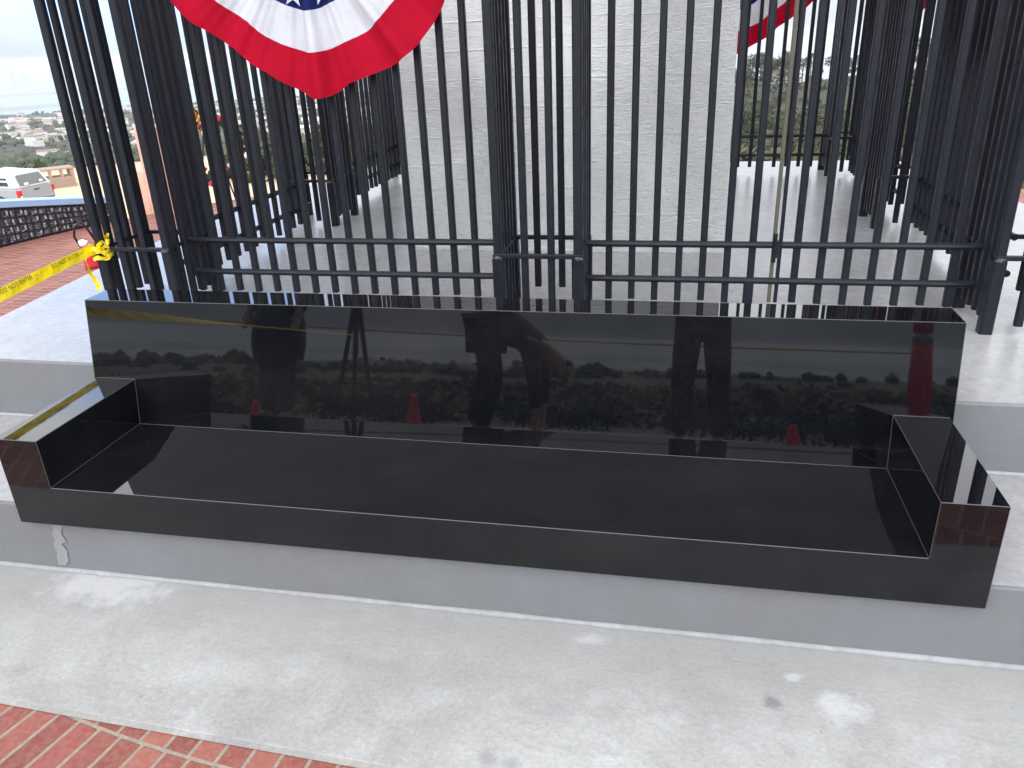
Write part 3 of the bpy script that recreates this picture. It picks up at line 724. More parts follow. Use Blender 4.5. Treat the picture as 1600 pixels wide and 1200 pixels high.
# brick pier closing the wall
M_bpier = mat('brick_pier', (.55, .3, .22), .8); n = NT(M_bpier)
bt = n.t.nodes.new('ShaderNodeTexBrick'); bt.inputs['Scale'].default_value = 5.0; bt.inputs['Color1'].default_value = (.60, .31, .23, 1); bt.inputs['Color2'].default_value = (.68, .38, .29, 1)
bt.inputs['Mortar'].default_value = (.62, .42, .34, 1); bt.inputs['Mortar Size'].default_value = .012
n.t.links.new(n.map((1, 1, 1), rot=(rad(90), 0, rad(62))), bt.inputs['Vector']); n.color(bt.outputs['Color'])
pier = empty('brick_pier', 'stepped salmon brick pier glimpsed through the corner pilaster bars', 'brick pier', loc=(-5.16, 6.36, ZG), rz=rad(-28))
b = MB(); b.box(-.36, .0, -.2, .2, -.5, .46); b.build('low_pier', M_bpier, pier, bevel=.01)
b = MB(); b.box(.002, .36, -.2, .2, -.5, .95); b.build('tall_pier', M_bpier, pier, bevel=.01)

# red bag by the platform edge
bag = empty('tote_bag', 'small red and grey tote bag with a black handle on the bricks', 'bag', loc=(-4.22, 3.90, ZG), rz=rad(40))
M_bred = mat('bag_red', (.55, .02, .03), .6); M_bgrey = mat('bag_grey', (.10, .13, .10), .7)
def bagm(x0, x1, h, nz=6):
    b = MB()
    for k in range(nz+1):
        z = h*k/nz; w = 1-.12*k/nz
        for a in range(12):
            t = 2*math.pi*a/12; b.v.append(((x0+x1)/2+(x1-x0)/2*math.copysign(abs(math.cos(t))**.6, math.cos(t))*w, .05*math.copysign(abs(math.sin(t))**.6, math.sin(t))*w, z))
    for k in range(nz):
        for a in range(12): b.f.append((k*12+a, k*12+(a+1) % 12, (k+1)*12+(a+1) % 12, (k+1)*12+a)); b.m.append(0)
    b.f.append(tuple(range(12))[::-1]); b.f.append(tuple(nz*12+a for a in range(12))); b.m += [0, 0]; return b
bagm(-.10, .06, .20).build('pouch', M_bred, bag, smooth=True); bagm(.07, .20, .23).build('side_pocket', M_bgrey, bag, smooth=True)
b = MB(); b.tube([(-.09, 0, .19), (-.12, 0, .28), (-.10, 0, .37), (-.05, 0, .40), (-.01, 0, .34), (.04, 0, .20)], .010); b.build('handle', mat('bag_handle', (.03, .008, .012), .5), bag, smooth=True)
for ch in bag.children: ch.scale = (1, 1, 1)

# memorial wreath on an easel, left of the fence
wr = empty('flower_wreath', 'red, orange and yellow flower wreath on a wire easel seen through the bars', 'wreath', loc=(-2.78, 3.62, Z2), rz=rad(28))
FL = [mat('petal_red', (.45, .02, .03), .7), mat('petal_orange', (.75, .20, .03), .7), mat('petal_yellow', (.65, .48, .05), .7), mat('petal_pink', (.70, .28, .32), .7), mat('petal_white', (.75, .72, .70), .7), mat('petal_dark', (.02, .025, .02), .8)]
b = MB(); rng = random.Random(5); b.tube([(.22*math.cos(2*math.pi*k/30), -.012, .48+.22*math.sin(2*math.pi*k/30)) for k in range(30)], .035, 8, 5, True)
for i in range(230):
    a = rng.random()*2*math.pi; rr = .22+rng.gauss(0, .035)
    mi = 2 if (1.3 < a < 2.3 and rng.random() < .6) else rng.choice([0, 0, 1, 1, 3, 4, 5, 5, 5])
    v, f = blob((rr*math.cos(a), rng.uniform(-.05, .02), .48+rr*math.sin(a)), rng.uniform(.012, .026), .4); b.add(v, f, mi)
b.build('flower_ring', FL, wr)
b = MB(); b.rod((-.14, .0, -.0), (0, .05, .72), .006); b.rod((.14, .0, 0), (0, .05, .72), .006); b.rod((0, .30, 0), (0, .05, .72), .006); b.rod((-.1, .01, .22), (.1, .01, .22), .005)
b.build('easel', mat('green_wire', (.02, .04, .025), .5), wr)

# ---------------------------------------------------------------- parked truck with camper shell
def truck():
    A = Vector((-21.9, 22.35)); az = 0
    t = empty('parked_truck', 'silver pickup truck with a white camper shell parked beyond the wall', 'truck')
    M_paint = mat('silver_paint', (.30, .32, .35), .3, metal=.3); M_shell = mat('white_shell', (.52, .54, .57), .3); M_gl = mat('truck_glass', (.02, .03, .045), .05, ior=1.8)
    M_gl2 = mat('rear_glass', (.10, .11, .11), .08); M_tl = mat('tail_lens', (.45, .008, .012), .15); M_bk = mat('truck_black', (.02, .02, .022), .6); M_tyre = mat('tyre', (.02, .02, .02), .85)
    M_wh = mat('plate_white', (.75, .75, .78), .4); M_ch = mat('chrome', (.6, .6, .62), .2, metal=.9)
    # local: rear face at y=0 looking towards -y, truck extends to +y; width x -0.88..0.88; z from ground
    def sec(b, profs, mi=0):
        """profs: list of (y, [(x,z)...]) right half mirrored rings"""
        o = len(b.v); n = len(profs[0][1])
        for y, P in profs: b.v += [(x, y, z) for x, z in P]
        for k in range(len(profs)-1):
            for i in range(n): b.f.append((o+k*n+i, o+k*n+(i+1) % n, o+(k+1)*n+(i+1) % n, o+(k+1)*n+i)); b.m.append(mi)
        b.f.append(tuple(o+i for i in range(n))[::-1]); b.f.append(tuple(o+(len(profs)-1)*n+i for i in range(n))); b.m += [mi, mi]
    def ring(w, z0, z1, tw, c=.06):
        return [(-w, z0), (w, z0), (w+.01, (z0+z1)/2), (w-tw, z1-c), (w-tw-c, z1), (-w+tw+c, z1), (-w+tw, z1-c), (-w-.01, (z0+z1)/2)]
    b = MB(); sec(b, [(0, ring(.85, .62, 1.12, .02)), (.06, ring(.88, .52, 1.13, .02)), (2.4, ring(.89, .45, 1.14, .02)), (3.9, ring(.89, .45, 1.13, .02)), (4.9, ring(.86, .48, 1.05, .04)), (5.2, ring(.80, .5, .95, .05))])
    body = fixn(b.build('body', M_paint, t))
    b = MB(); sec(b, [(.10, ring(.84, 1.145, 1.20, .02, .02)), (.42, ring(.82, 1.145, 1.74, .10, .09)), (2.1, ring(.82, 1.145, 1.80, .11, .1))])
    fixn(b.build('camper_shell', M_shell, t))
    b = MB(); sec(b, [(2.12, ring(.82, 1.14, 1.72, .10, .1)), (2.5, ring(.82, 1.14, 1.76, .12, .1)), (3.5, ring(.80, 1.14, 1.74, .12, .1)), (4.15, ring(.78, 1.13, 1.17, .05, .01))])
    fixn(b.build('cab', M_paint, t))
    b = MB(); b.add([(-.68, .135, 1.22), (.68, .135, 1.22), (.58, .365, 1.63), (-.58, .365, 1.63)], [(0, 1, 2, 3)])
    for v in range(4): b.v[v] = (b.v[v][0], b.v[v][1]-.045, b.v[v][2]+.01)
    rw = b.build('rear_window', M_gl2, t)
    b = MB(); b.box(-.48, -.28, .06, .085, 1.24, 1.33); b.build('sticker', M_wh, rw)
    b = MB(); b.box(.30, .46, .07, .095, 1.26, 1.36); b.build('sticker', M_wh, rw)
    for sx in (-1,):
        b = MB(); x = sx*.845
        b.add([(x, .55, 1.24), (x, 1.95, 1.24), (sx*.81, 1.95, 1.56), (sx*.81, .62, 1.56)], [(0, 3, 2, 1)]); b.build('side_window', M_gl, t)
        b = MB(); b.add([(x, 2.35, 1.2), (x, 3.5, 1.2), (sx*.76, 3.2, 1.62), (sx*.76, 2.4, 1.62)], [(0, 3, 2, 1)]); b.build('side_window', M_gl, t)
    for sx in (-1, 1):
        b = MB(); b.box(-.905 if sx < 0 else .77, -.77 if sx < 0 else .905, -.03, .16, .74, 1.08); tl = b.build('tail_light', M_tl, t, bevel=.03)
        b = MB(); b.box(min(sx*.90, sx*.80), max(sx*.90, sx*.80), -.042, -.036, .74, .84); b.build('reverse_lens', M_wh, tl)
    b = MB(); b.box(-.90, .90, -.16, .02, .42, .56); b.build('bumper', M_ch, t, bevel=.03)
    b = MB(); b.box(-.20, .16, -.175, -.162, .46, .60); b.build('number_plate', M_wh, t)
    b = MB(); b.box(-.12, .12, -.02, .0, .98, 1.03); b.build('tailgate_handle', M_bk, t)
    b = MB(); b.box(-.18, .18, -.012, .002, .87, .885); b.build('tailgate_badge', M_ch, t)
    b = MB(); b.box(-.8, .8, .05, 5.0, .28, .46); b.build('chassis', M_bk, t)
    for sx in (-1, 1):
        for y in (1.15, 4.25):
            b = MB(); b.rod((sx*.66, y, .36), (sx*.89, y, .36), .36, 24); w = b.build('wheel', M_tyre, t, smooth=False)
            b = MB(); b.rod((sx*.88, y, .36), (sx*.905, y, .36), .21, 20); b.build('rim', M_ch, w)
            b = MB()
            pts = [(sx*.895, y+.44*math.cos(a), .36+.44*math.sin(a)) for a in [math.pi*k/14 for k in range(15)]]
            b.tube(pts, .05, 6); b.build('wheel_arch', M_bk, t)
    return t
tk = truck()
# rear face centre and heading
TA = Vector((-21.75, 22.30)); TB = Vector((-21.55, 24.05))
mid = (TA+TB)/2; dx = (TB-TA).normalized()
tk.scale = (1.1, 1.1, 1.1); tk.location = (-28.7, 30.4, -5.2); tk.rotation_euler = (0, 0, math.atan2(dx.y, dx.x))

# beige enclosure behind the truck
enc = empty('utility_enclosure', 'beige rendered enclosure with an open framed top behind the truck', 'enclosure', loc=(-33.2, 37.7, -5.4), rz=rad(50))
M_be = concrete('beige_render', (.36, .26, .20), (.30, .21, .16), (.42, .32, .25), .85)
b = MB(); b.box(-1.5, .35, -.6, .6, -.3, .8); b.build('wall', M_be, enc, bevel=.02)
b = MB()
for x in (-1.42, -.85, -.28, .28): b.box(x-.07, x+.07, -.6, -.46, .802, 1.2)
for x in (-1.42, .28): b.box(x-.07, x+.07, .46, .6, .802, 1.2)
b.box(-1.52, .40, -.64, .64, 1.202, 1.28)
b.build('top_frame', M_be, enc)
b = MB(); b.box(-.7, .1, -.612, -.602, .1, .7); b.build('door', mat('beige_door', (.30, .22, .17), .6), enc)

# ---------------------------------------------------------------- foliage
M_leaf = []
for i, (c0, c1) in enumerate([((.020, .034, .012), (.052, .068, .024)), ((.032, .044, .018), (.078, .086, .034)), ((.055, .054, .028), (.10, .092, .046))]):
    m = mat('leaves', c0, .8); n = NT(m); n.color(n.ramp(n.noise(1.4 if i else .9, 4, .7), [(.35, c0), (.65, c1)])); M_leaf.append(m)
M_dry = mat('dry_brush', (.20, .17, .11), .9)
M_bark = mat('bark', (.10, .07, .05), .9)
def leafclump(b, c, R, n, ls, rng, flat=.8, mi=0):
    for _ in range(n):
        th = rng.random()*2*math.pi; cz = rng.uniform(-.75, 1); s = math.sqrt(max(0, 1-cz*cz)); rr = R*rng.uniform(.55, 1.0)
        p = Vector((c[0]+rr*s*math.cos(th), c[1]+rr*s*math.sin(th), c[2]+rr*cz*flat))
        u = Vector((rng.gauss(0, 1), rng.gauss(0, 1), rng.gauss(0, .6))).normalized(); w = Vector((rng.gauss(0, 1), rng.gauss(0, 1), rng.gauss(0, 1))).normalized()
        v = u.cross(w).normalized(); l = ls*rng.uniform(.6, 1.4)
        b.add([p-u*l, p+v*l*.5, p+u*l, p-v*l*.5], [(0, 1, 2, 3)], mi)
def make_tree(kind, seed):
    rng = random.Random(seed); t = empty('hill_tree', 'hillside tree', 'tree')
    H = (6.5, 8.5, 5.0)[kind]
    b = MB(); b.tube([(0, 0, -.5), (.1, .05, H*.25), (.05, .15, H*.55)], [.22, .16, .08], 7)
    for k in range(5):
        a = rng.random()*6.28; b.tube([(.05, .08, H*.3), (math.cos(a)*H*.15, math.sin(a)*H*.15, H*.5), (math.cos(a)*H*.28, math.sin(a)*H*.28, H*.62)], [.10, .06, .03], 5)
    b.build('trunk', M_bark, t)
    b = MB()
    for k in range(13):
        a = rng.random()*6.28; d = H*.30*math.sqrt(rng.random()); z = H*(.48+.40*rng.random()*(1-.5*d/(H*.3)))
        leafclump(b, (d*math.cos(a), d*math.sin(a), z), H*rng.uniform(.12, .2), 85, H*.028, rng)
    b.build('crown', M_leaf[kind], t)
    return t
rng = random.Random(21)
protos = [make_tree(k, 30+k) for k in range(3)]
TL = ['dark round evergreen tree on the hillside seen through the right fence bars', 'tall green tree on the hillside seen through the right fence bars', 'dry olive tree on the hillside seen through the right fence bars']
first = [True]*3
def put_tree(kind, x, y, s):
    o = protos[kind] if first[kind] else copy_tree(protos[kind]); first[kind] = False
    o.location = (x, y, terr(x, y)); o.rotation_euler = (0, 0, rng.random()*6.28); o.scale = (s, s, s*rng.uniform(.85, 1.15))
    o['label'] = TL[kind]; o['category'] = 'tree'; o['group'] = ['dark evergreen hillside trees', 'tall green hillside trees', 'dry olive hillside trees'][kind]
k_ = 0
for i in range(230):
    az = rng.uniform(-2, 21); d = rng.uniform(352, 378) if i > 185 else rng.choice([rng.uniform(75, 200), rng.uniform(200, 330), rng.uniform(340, 380)])
    put_tree(rng.choice([0, 0, 1, 2]), d*math.sin(rad(az)), d*math.cos(rad(az)), rng.uniform(.8, 1.6)*(.6 if d < 150 else 1.0))
# palm on the ridge
palm = empty('palm_tree', 'thin palm tree standing above the ridge line', 'palm tree')
pa = rad(8.05); pdist = 300; palm.location = (CAM.x+pdist*math.sin(pa), CAM.y+pdist*math.cos(pa), terr(pdist*math.sin(pa), pdist*math.cos(pa)))
b = MB(); b.tube([(0, 0, 0), (.2, 0, 8), (0, 0, 15.5)], [.28, .22, .16], 8); b.build('trunk', M_bark, palm)
b = MB()
for k in range(18):
    a = 2*math.pi*k/18+rng.random()*.2; L0 = 2.2; el = rng.uniform(-.2, .9)
    for j in range(5):
        t0, t1 = j/5, (j+1)/5
        f = lambda t: Vector((math.cos(a)*L0*t, math.sin(a)*L0*t, 15.5+L0*(el*t-1.1*t*t)))
        p, q = f(t0), f(t1); s = Vector((-math.sin(a), math.cos(a), -.3))*.28*(1-t0*.5)
        b.add([p-s, p+s, q+s*.8, q-s*.8], [(0, 1, 2, 3)])
b.build('fronds', M_leaf[0], palm)
# undergrowth near the hill crest and the far wood: masses nobody could count
def scrub(name, label, gen, m):
    b = MB(); gen(b); return tag(b.build(name, m), label, kind='stuff')
def g_near(b):
    rng = random.Random(77)
    for i in range(2100):
        az = rng.uniform(-48, 24) if i % 3 else rng.uniform(125, 235)
        d = 44+rng.random()**1.6*330
        if i % 3 == 0: d = 9+rng.random()**1.5*200
        if -60 < az < -30 and d < 64: continue
        x, y = d*math.sin(rad(az)), d*math.cos(rad(az)); R_ = rng.uniform(.8, 2.2)*(1+d/400)
        if i % 3 == 0: R_ = min(R_, .25+d*.022)
        leafclump(b, (x, y, terr(x, y)+R_*.25), R_, 34, R_*.26, rng, .6, rng.choice([1, 2, 2, 3, 3] if i % 3 == 0 else [0, 0, 1, 2]))
scrub('hillside_scrub', 'low green and brown scrub covering the slopes', g_near, M_leaf+[M_dry])
def g_far(b):
    rng = random.Random(78)
    cache = [blob((0, 0, 0), 1, .35, (1, 1, 1)) for _ in range(12)]
    for i in range(11500):
        az = rng.uniform(-50, 22) if i % 7 else rng.uniform(140, 240)
        d = 260+2250*rng.random()**1.35
        if -14 < az < 30 and d < 460: continue
        if not i % 7: d = 120+d*.5
        x, y = d*math.sin(rad(az)), d*math.cos(rad(az)); R_ = rng.uniform(2.4, 5.5)*(min(1, d/500))
        v, f = rng.choice(cache); z0 = terr(x, y)+R_*.4; zs_ = R_*rng.uniform(.6, 1.1)
        b.add([(x+p[0]*R_, y+p[1]*R_, z0+p[2]*zs_) for p in v], f, rng.choice([0, 0, 0, 1, 2]))
scrub('valley_trees', 'distant dark green tree cover between the valley houses', g_far, M_leaf)

# houses across the valley
RF = [mat('roof_grey', (.30, .29, .28), .8), mat('roof_pale', (.50, .49, .48), .8), mat('roof_tile', (.30, .16, .11), .8)]
WL = [mat('house_white', (.58, .57, .55), .8), mat('house_cream', (.48, .42, .33), .8)]
M_win = mat('house_window', (.03, .035, .045), .2)
def house_mesh(w, d, h, rh, flat):
    b = MB(); b.box(-w/2, w/2, -d/2, d/2, -6, h, 0)
    if flat: b.box(-w/2-.4, w/2+.4, -d/2-.4, d/2+.4, h+.002, h+.5, 1)
    else:
        o = .6
        b.add([(-w/2-o, -d/2-o, h), (w/2+o, -d/2-o, h), (w/2+o, d/2+o, h), (-w/2-o, d/2+o, h), (-w/2-o*.5, 0, h+rh), (w/2+o*.5, 0, h+rh)], [(0, 1, 5, 4), (2, 3, 4, 5), (0, 4, 3), (1, 2, 5), (0, 3, 2, 1)], 1)
    k = int(w//3)
    for i in range(k):
        x = -w/2+(i+.5)*w/k
        for s in (-1, 1): b.box(x-.7, x+.7, s*d/2-.06 if s < 0 else d/2, -d/2 if s < 0 else d/2+.06, 1.0, 2.3, 2)
    return b
HP = []
for i, (w, d, h, rh, fl) in enumerate([(14, 9, 4.5, 2.2, 0), (18, 10, 6.2, 2.4, 0), (22, 12, 6.5, 0, 1), (12, 10, 3.6, 1.9, 0)]):
    HP.append(house_mesh(w, d, h, rh, fl).build('valley_house', [WL[i % 2], RF[i % 3], M_win]))
usedp = [False]*4
HL = ['low white house with a grey pitched roof across the valley', 'two storey cream house with a pale pitched roof across the valley', 'long white flat-roofed house with tile coloured roof across the valley', 'small cream house with a grey hipped roof across the valley']
rng = random.Random(99)
for i in range(292):
    k = rng.randrange(4)
    if i < 205 or i >= 250: az = rng.uniform(-48, -14); d = 880+1500*rng.random()**.75
    elif i < 209: az = rng.uniform(-5, 20); d = rng.uniform(330, 372)
    else: az = rng.uniform(150, 215); d = rng.uniform(900, 2200)
    x, y = d*math.sin(rad(az)), d*math.cos(rad(az))
    o = HP[k] if not usedp[k] else HP[k].copy()
    if usedp[k]: COL.objects.link(o)
    usedp[k] = True
    o.location = (x, y, terr(x, y)+1.5); o.rotation_euler = (0, 0, rng.random()*6.28)
    s_ = .38 if 205 <= i < 209 else rng.uniform(.8, 1.25); o.scale = (s_, s_, s_)
    tag(o, HL[k], 'house', ['low white valley houses', 'two storey cream valley houses', 'long flat roofed valley houses', 'small cream valley houses'][k])
def g_town(b):
    rng = random.Random(5)
    for i in range(320):
        az = rng.uniform(-50, -12) if i % 4 else rng.uniform(150, 230)
        d = rng.uniform(1050, 2420) if i % 4 else rng.uniform(500, 2300)
        x, y = d*math.sin(rad(az)), d*math.cos(rad(az)); z = terr(x, y)+2; w, h = rng.uniform(4, 9), rng.uniform(2.5, 4.5)
        a = rng.random()*1.5; ca, sa = math.cos(a), math.sin(a)
        P = [(x+ca*u*w-sa*v*w*.6, y+sa*u*w+ca*v*w*.6, z+q*h) for q in (-1, 1) for u, v in ((-1, -1), (1, -1), (1, 1), (-1, 1))]
        b.add(P, [(0, 1, 5, 4), (1, 2, 6, 5), (2, 3, 7, 6), (3, 0, 4, 7)], rng.choice([0, 0, 1])); b.add(P[4:], [(0, 1, 2, 3)], rng.choice([0, 2, 3]))
scrub('town_roofs', 'countless far white walls and roofs of the town', g_town, [WL[0], WL[1], RF[0], RF[1]])
# hazy city skyline over the bay
M_tower = mat('tower', (.30, .31, .34), .6)
tb = None
for i in range(34):
    az = rng.uniform(-44, -30); d = rng.uniform(11800, 12400)
    if tb is None:
        b = MB(); b.box(-.5, .5, -.5, .5, 0, .82); b.box(-.36, .36, -.36, .36, .822, 1.0); tb = b.build('distant_tower', M_tower); o = tb
    else: o = tb.copy(); COL.objects.link(o)
    o.location = (d*math.sin(rad(az)), d*math.cos(rad(az)), -235); o.scale = (rng.uniform(35, 70), rng.uniform(35, 70), rng.uniform(45, 120)*(1.2 if -42 < az < -38 else .7)); o.rotation_euler = (0, 0, rad(az)+.3)
    tag(o, 'faint grey tower of the skyline across the bay', 'tower', 'towers of the skyline across the bay')

# hedges behind the kerb (seen in the granite)
for i, (x, y, w, h) in enumerate([(-3.6, -3.65, 1.2, .42), (-2.0, -3.75, 1.1, .36), (-.4, -3.75, 1.0, .5), (1.1, -3.7, .8, .62), (2.2, -3.6, 1.0, .66), (3.4, -3.4, 1.1, .6)]):
    rng = random.Random(200+i); t = empty('hedge_bush', ['grey-green bush reflected at the far left of the granite', 'low bush reflected behind the tripod', 'dark bush reflected behind the bending figure', 'dark clipped bush reflected beside the photographer', 'tall dark bush reflected right of the photographer', 'dark bush reflected behind the red delineator'][i], 'bush', 'bushes behind the kerb', loc=(x, y, -.6))
    b = MB()
    for k in range(18): leafclump(b, (rng.uniform(-w*.55, w*.55), rng.uniform(-.25, .25), .34+rng.uniform(0, h*.3)), rng.uniform(.10, .17), 150, .017, rng, .9, 0)
    b.build('foliage', M_leaf[0], t)
    b = MB(); [b.tube([(q*w/4, 0, -.05), (q*w/4+.05, .02, .4)], [.02, .012], 5) for q in (-1, 0, 1)]; b.build('stem', M_bark, t)

# ---------------------------------------------------------------- cones, delineator, tripod
M_cone = mat('cone_red', (.75, .03, .02), .45); M_rub = mat('rubber', (.02, .02, .02), .8)
def cone(x, y, h, label):
    t = empty('traffic_cone', label, 'traffic cone', 'small red cones along the kerb', loc=(x, y, ZG+.004))
    b = MB(); b.lathe([(.075, .012), (.062, .03), (.028, h*.86), (.026, h), (.018, h)], n=24); b.build('body', M_cone, t, smooth=True)
    b = MB(); b.box(-.095, .095, -.095, .095, 0, .0115); b.build('base', M_cone, t, bevel=.008)
cone(-2.70, -2.82, .15, 'small red cone beside the left onlooker'); cone(-1.33, -2.82, .26, 'tallest red cone, right of the tripod'); cone(1.54, -2.78, .17, 'small red cone right of the photographer')
M_dr = mat('delineator_red', (.55, .02, .03), .5); M_refl = mat('reflective_band', (.20, .21, .20), .3)
for (x, y, lab) in ((2.31, -2.60, 'red delineator post with grey bands at the right end of the bench reflection'), (-4.88, -2.50, 'red delineator post holding the far left end of the second tape')):
    t = empty('delineator_post', lab, 'delineator', 'red delineator posts', loc=(x, y, ZG+.004))
    b = MB(); b.lathe([(.075, .05), (.075, .5), (.066, .7), (.066, .78)], n=20); b.lathe([(.062, .86), (.062, .98), (.04, 1.02)], n=20); b.build('post', M_dr, t, smooth=True)
    b = MB(); b.lathe([(.064, .781), (.060, .859)], n=20); b.build('reflective_band', M_refl, t, smooth=True)
    b = MB(); b.lathe([(.19, 0), (.19, .03), (.12, .049)], n=8); b.build('base', M_rub, t)
tri = empty('tripod', 'slim black tripod with a camera standing left of the bending figure', 'tripod', loc=(-1.64, -2.36, ZG+.002))
for a in (-.9, 1.25, 3.2):
    b = MB(); b.tube([(0, 0, 1.05), (.10*math.cos(a), .10*math.sin(a), .45), (.19*math.cos(a), .19*math.sin(a), .008)], [.022, .018, .013], 8); b.build('leg', M_rub, tri)
b = MB(); b.rod((0, 0, .55), (0, 0, 1.30), .018); b.build('centre_column', M_rub, tri)
b = MB(); b.box(-.08, .08, -.05, .05, 1.302, 1.42); b.rod((0, .05, 1.36), (0, .14, 1.36), .038); b.build('camera_body', M_rub, tri, bevel=.008)

# ---------------------------------------------------------------- people (seen in the polished granite)
M_skin = mat('skin', (.45, .26, .18), .55); M_trs = mat('dark_trousers', (.018, .020, .030), .8); M_jkt = mat('dark_jacket', (.03, .035, .05), .8); M_cam = mat('olive_jacket', (.05, .05, .035), .8); M_hair = mat('hair', (.03, .02, .012), .7); M_shoe = mat('shoes', (.02, .018, .018), .5)
def skin(name, J, E, m, parent, sub=2):
    me = bpy.data.meshes.new(name); names = list(J); me.from_pydata([J[k][0] for k in names], [(names.index(a), names.index(c_)) for a, c_ in E], [])
    o = bpy.data.objects.new(name, me); COL.objects.link(o); o.parent = parent; me.materials.append(m)
    s = o.modifiers.new('skin', 'SKIN'); s.use_smooth_shade = True
    sv = me.skin_vertices[0].data
    for i, k in enumerate(names): r = J[k][1]; sv[i].radius = (r, r) if isinstance(r, float) else r
    for i in range(len(names)): sv[i].use_root = (i == 0)
    sb = o.modifiers.new('subsurf', 'SUBSURF'); sb.levels = sub; sb.render_levels = sub
    return o
def person(label, loc, rz, P, top, hairlen=.0, coat=None):
    t = empty('person', label, 'person', loc=loc, rz=rz)
    g = lambda k: Vector(P[k])
    J = {'pel': (P['pel'], .125), 'spi': (P['spi'], .12), 'che': (P['che'], .14), 'nek': (P['nek'], .06), 'hea': (P['hea'], .075), 'crn': (P['crn'], .085)}
    E_ = [('pel', 'spi'), ('spi', 'che'), ('che', 'nek'), ('nek', 'hea'), ('hea', 'crn')]
    fd = Vector(P['face']).normalized(); hc = g('hea').lerp(g('crn'), .35)
    J['nose'] = (tuple(hc+fd*.105), .012); E_.append(('hea', 'nose'))
    for s in 'lr':
        J['hip'+s] = (P['hip'+s], .09); J['kne'+s] = (P['kne'+s], .058); J['ank'+s] = (P['ank'+s], .038); J['toe'+s] = (P['toe'+s], .034)
        J['sho'+s] = (P['sho'+s], .062); J['elb'+s] = (P['elb'+s], .042); J['wri'+s] = (P['wri'+s], .027)
        E_ += [('pel', 'hip'+s), ('hip'+s, 'kne'+s), ('kne'+s, 'ank'+s), ('ank'+s, 'toe'+s), ('che', 'sho'+s), ('sho'+s, 'elb'+s), ('elb'+s, 'wri'+s)]
        d = (g('wri'+s)-g('elb'+s)).normalized(); side = d.cross(fd); side = side.normalized() if side.length > .1 else Vector((1, 0, 0)); palm = g('wri'+s)+d*.05
        J['pal'+s] = (tuple(palm), .028); E_.append(('wri'+s, 'pal'+s))
        bend = side.cross(d).normalized()
        for q, (o_, ln) in enumerate(((-.027, .070), (-.009, .080), (.009, .076), (.027, .060))):
            a = palm+side*o_+d*.035; b1 = a+d*ln*.5+bend*.008; b2 = a+d*ln*.85+bend*.028
            for nm, pt, rr in (('a', a, .010), ('b', b1, .009), ('c', b2, .0075)): J['f%s%d%s' % (s, q, nm)] = (tuple(pt), rr)
            E_ += [('pal'+s, 'f%s%da' % (s, q)), ('f%s%da' % (s, q), 'f%s%db' % (s, q)), ('f%s%db' % (s, q), 'f%s%dc' % (s, q))]
        th = palm-side*.035-d*.015; J['t%sa' % s] = (tuple(th), .011); J['t%sb' % s] = (tuple(th-side*.02+d*.035+bend*.015), .0095); E_ += [('pal'+s, 't%sa' % s), ('t%sa' % s, 't%sb' % s)]
    skin('body', J, E_, M_skin, t, 2)
    K = {'pel': (P['pel'], .135)}; E2 = []
    for s in 'lr':
        K['hip'+s] = (P['hip'+s], .112); K['kne'+s] = (P['kne'+s], .085); K['cuf'+s] = (tuple(g('kne'+s).lerp(g('ank'+s), 1.0)), .070); E2 += [('pel', 'hip'+s), ('hip'+s, 'kne'+s), ('kne'+s, 'cuf'+s)]
    skin('trousers', K, E2, M_trs, t)
    K = {'pel': (tuple(g('pel').lerp(g('spi'), .15)), .14), 'tail': (tuple(g('pel')-(g('spi')-g('pel'))*.55), .085), 'spi': (P['spi'], .145), 'che': (P['che'], .165), 'nec': (tuple(g('che').lerp(g('nek'), .7)), .08)}; E2 = [('pel', 'spi'), ('pel', 'tail'), ('spi', 'che'), ('che', 'nec')]
    for s in 'lr':
        K['sho'+s] = (P['sho'+s], .082); K['elb'+s] = (P['elb'+s], .060); K['cuf'+s] = (tuple(g('elb'+s).lerp(g('wri'+s), .9)), .045); E2 += [('che', 'sho'+s), ('sho'+s, 'elb'+s), ('elb'+s, 'cuf'+s)]
    skin('jacket', K, E2, top, t)
    if coat:
        b = MB(); b.lathe([(.16, 0), (.20, -.12), (.21, -.30), (.19, -.42), (.17, -.42), (.15, 0)], c=P['pel'], n=24); b.build('coat_skirt', top, t, smooth=True)
    hd = (g('crn')-g('hea')).normalized()
    skin('hair', {'a': (tuple(g('crn')+hd*.012-fd*.012), .098), 'b': (tuple(g('hea').lerp(g('crn'), .3)-fd*.045), .080)}, [('a', 'b')], M_hair, t)
    for s in (-1, 1):
        sd_ = fd.cross(hd).normalized()*s; b = MB(); b.add(*blob(tuple(hc+hd*.02+fd*.082+sd_*.032), .010, 0)); b.build('eye', M_rub, t)
        b = MB(); b.add(*blob(tuple(hc+sd_*.088), .022, .1, (.6, 1, 1.3))); b.build('ear', M_skin, t)
    b = MB(); b.add(*blob(tuple(hc-hd*.045+fd*.088), .014, 0, (1.8, .8, .5))); b.build('mouth', mat('lips', (.35, .12, .10), .5), t)
    for s in 'lr':
        a = g('ank'+s); q = g('toe'+s)
        skin('shoe', {'a': (tuple(a-Vector((0, 0, .035))), (.05, .042)), 'b': (tuple((a+q)/2-Vector((0, 0, .02))), (.05, .036)), 'c': (tuple(q), (.045, .03))}, [('a', 'b'), ('b', 'c')], M_shoe, t, 1)
    return t
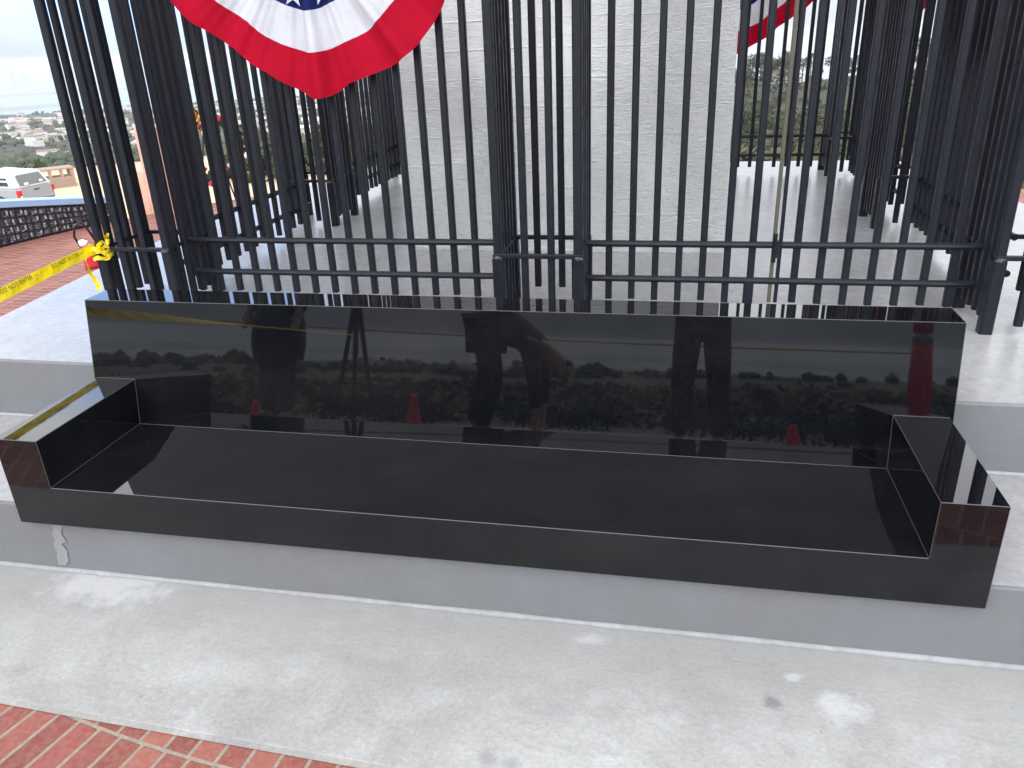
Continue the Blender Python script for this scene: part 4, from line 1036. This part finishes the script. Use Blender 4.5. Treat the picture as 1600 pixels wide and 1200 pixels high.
def stand(sp=.11, twist=0):
    return dict(pel=(0, 0, .93), spi=(0, 0, 1.10), che=(0, 0, 1.32), nek=(0, .0, 1.48), hea=(0, .02, 1.56), crn=(0, .02, 1.66), face=(0, 1, -.1),
        hipl=(-.09, 0, .88), hipr=(.09, 0, .88), knel=(-sp, .02, .48), kner=(sp, .02, .48), ankl=(-sp-.01, 0, .09), ankr=(sp+.01, 0, .09), toel=(-sp-.03, .16, .035), toer=(sp+.03, .16, .035),
        shol=(-.18, 0, 1.40), shor=(.18, 0, 1.40), elbl=(-.24, -.02, 1.12), elbr=(.24, -.02, 1.12), wril=(-.23, .06, .88), wrir=(.23, .06, .88))
P = stand(.12); P.update(elbl=(-.25, .08, 1.16), elbr=(.24, .08, 1.16), wril=(-.23, .20, 1.40), wrir=(-.0, .22, 1.38))
person('photographer in dark trousers standing straight in front of the bench', (.86, -2.38, ZG), 0, P, M_jkt)
P = stand(.075); person('onlooker in a long dark coat standing at the left of the reflection', (-2.36, -2.55, ZG), rad(10), P, M_jkt, coat=True)
Pb = dict(pel=(-.13, 0, .80), spi=(.00, 0, .84), che=(.22, 0, .76), nek=(.34, 0, .64), hea=(.40, 0, .57), crn=(.46, .0, .49), face=(.3, .2, -1),
    hipl=(-.12, -.09, .76), hipr=(-.12, .09, .76), knel=(-.14, -.12, .43), kner=(-.04, .13, .43), ankl=(-.24, -.13, .09), ankr=(-.12, .14, .09), toel=(-.08, -.15, .035), toer=(.04, .16, .035),
    shol=(.22, -.17, .70), shor=(.22, .17, .70), elbl=(.27, -.20, .44), elbr=(.27, .19, .44), wril=(.28, -.16, .22), wrir=(.28, .16, .22))
person('person in an olive jacket bending down with both hands near the ground', (-.53, -2.40, ZG), 0, Pb, M_cam)

# ---------------------------------------------------------------- haze
b = MB(); b.box(-17000, 17000, -17000, 17000, -258, 14)
hz = bpy.data.materials.new('haze'); hz.use_nodes = True; hz.node_tree.nodes.clear()
vo = hz.node_tree.nodes.new('ShaderNodeVolumePrincipled'); ho = hz.node_tree.nodes.new('ShaderNodeOutputMaterial')
vo.inputs['Color'].default_value = (.88, .92, 1.0, 1); vo.inputs['Density'].default_value = 9.5e-5; vo.inputs['Anisotropy'].default_value = .2
hz.node_tree.links.new(vo.outputs[0], ho.inputs['Volume'])
tag(b.build('haze', hz), 'thin pale air over the valley', kind='stuff')
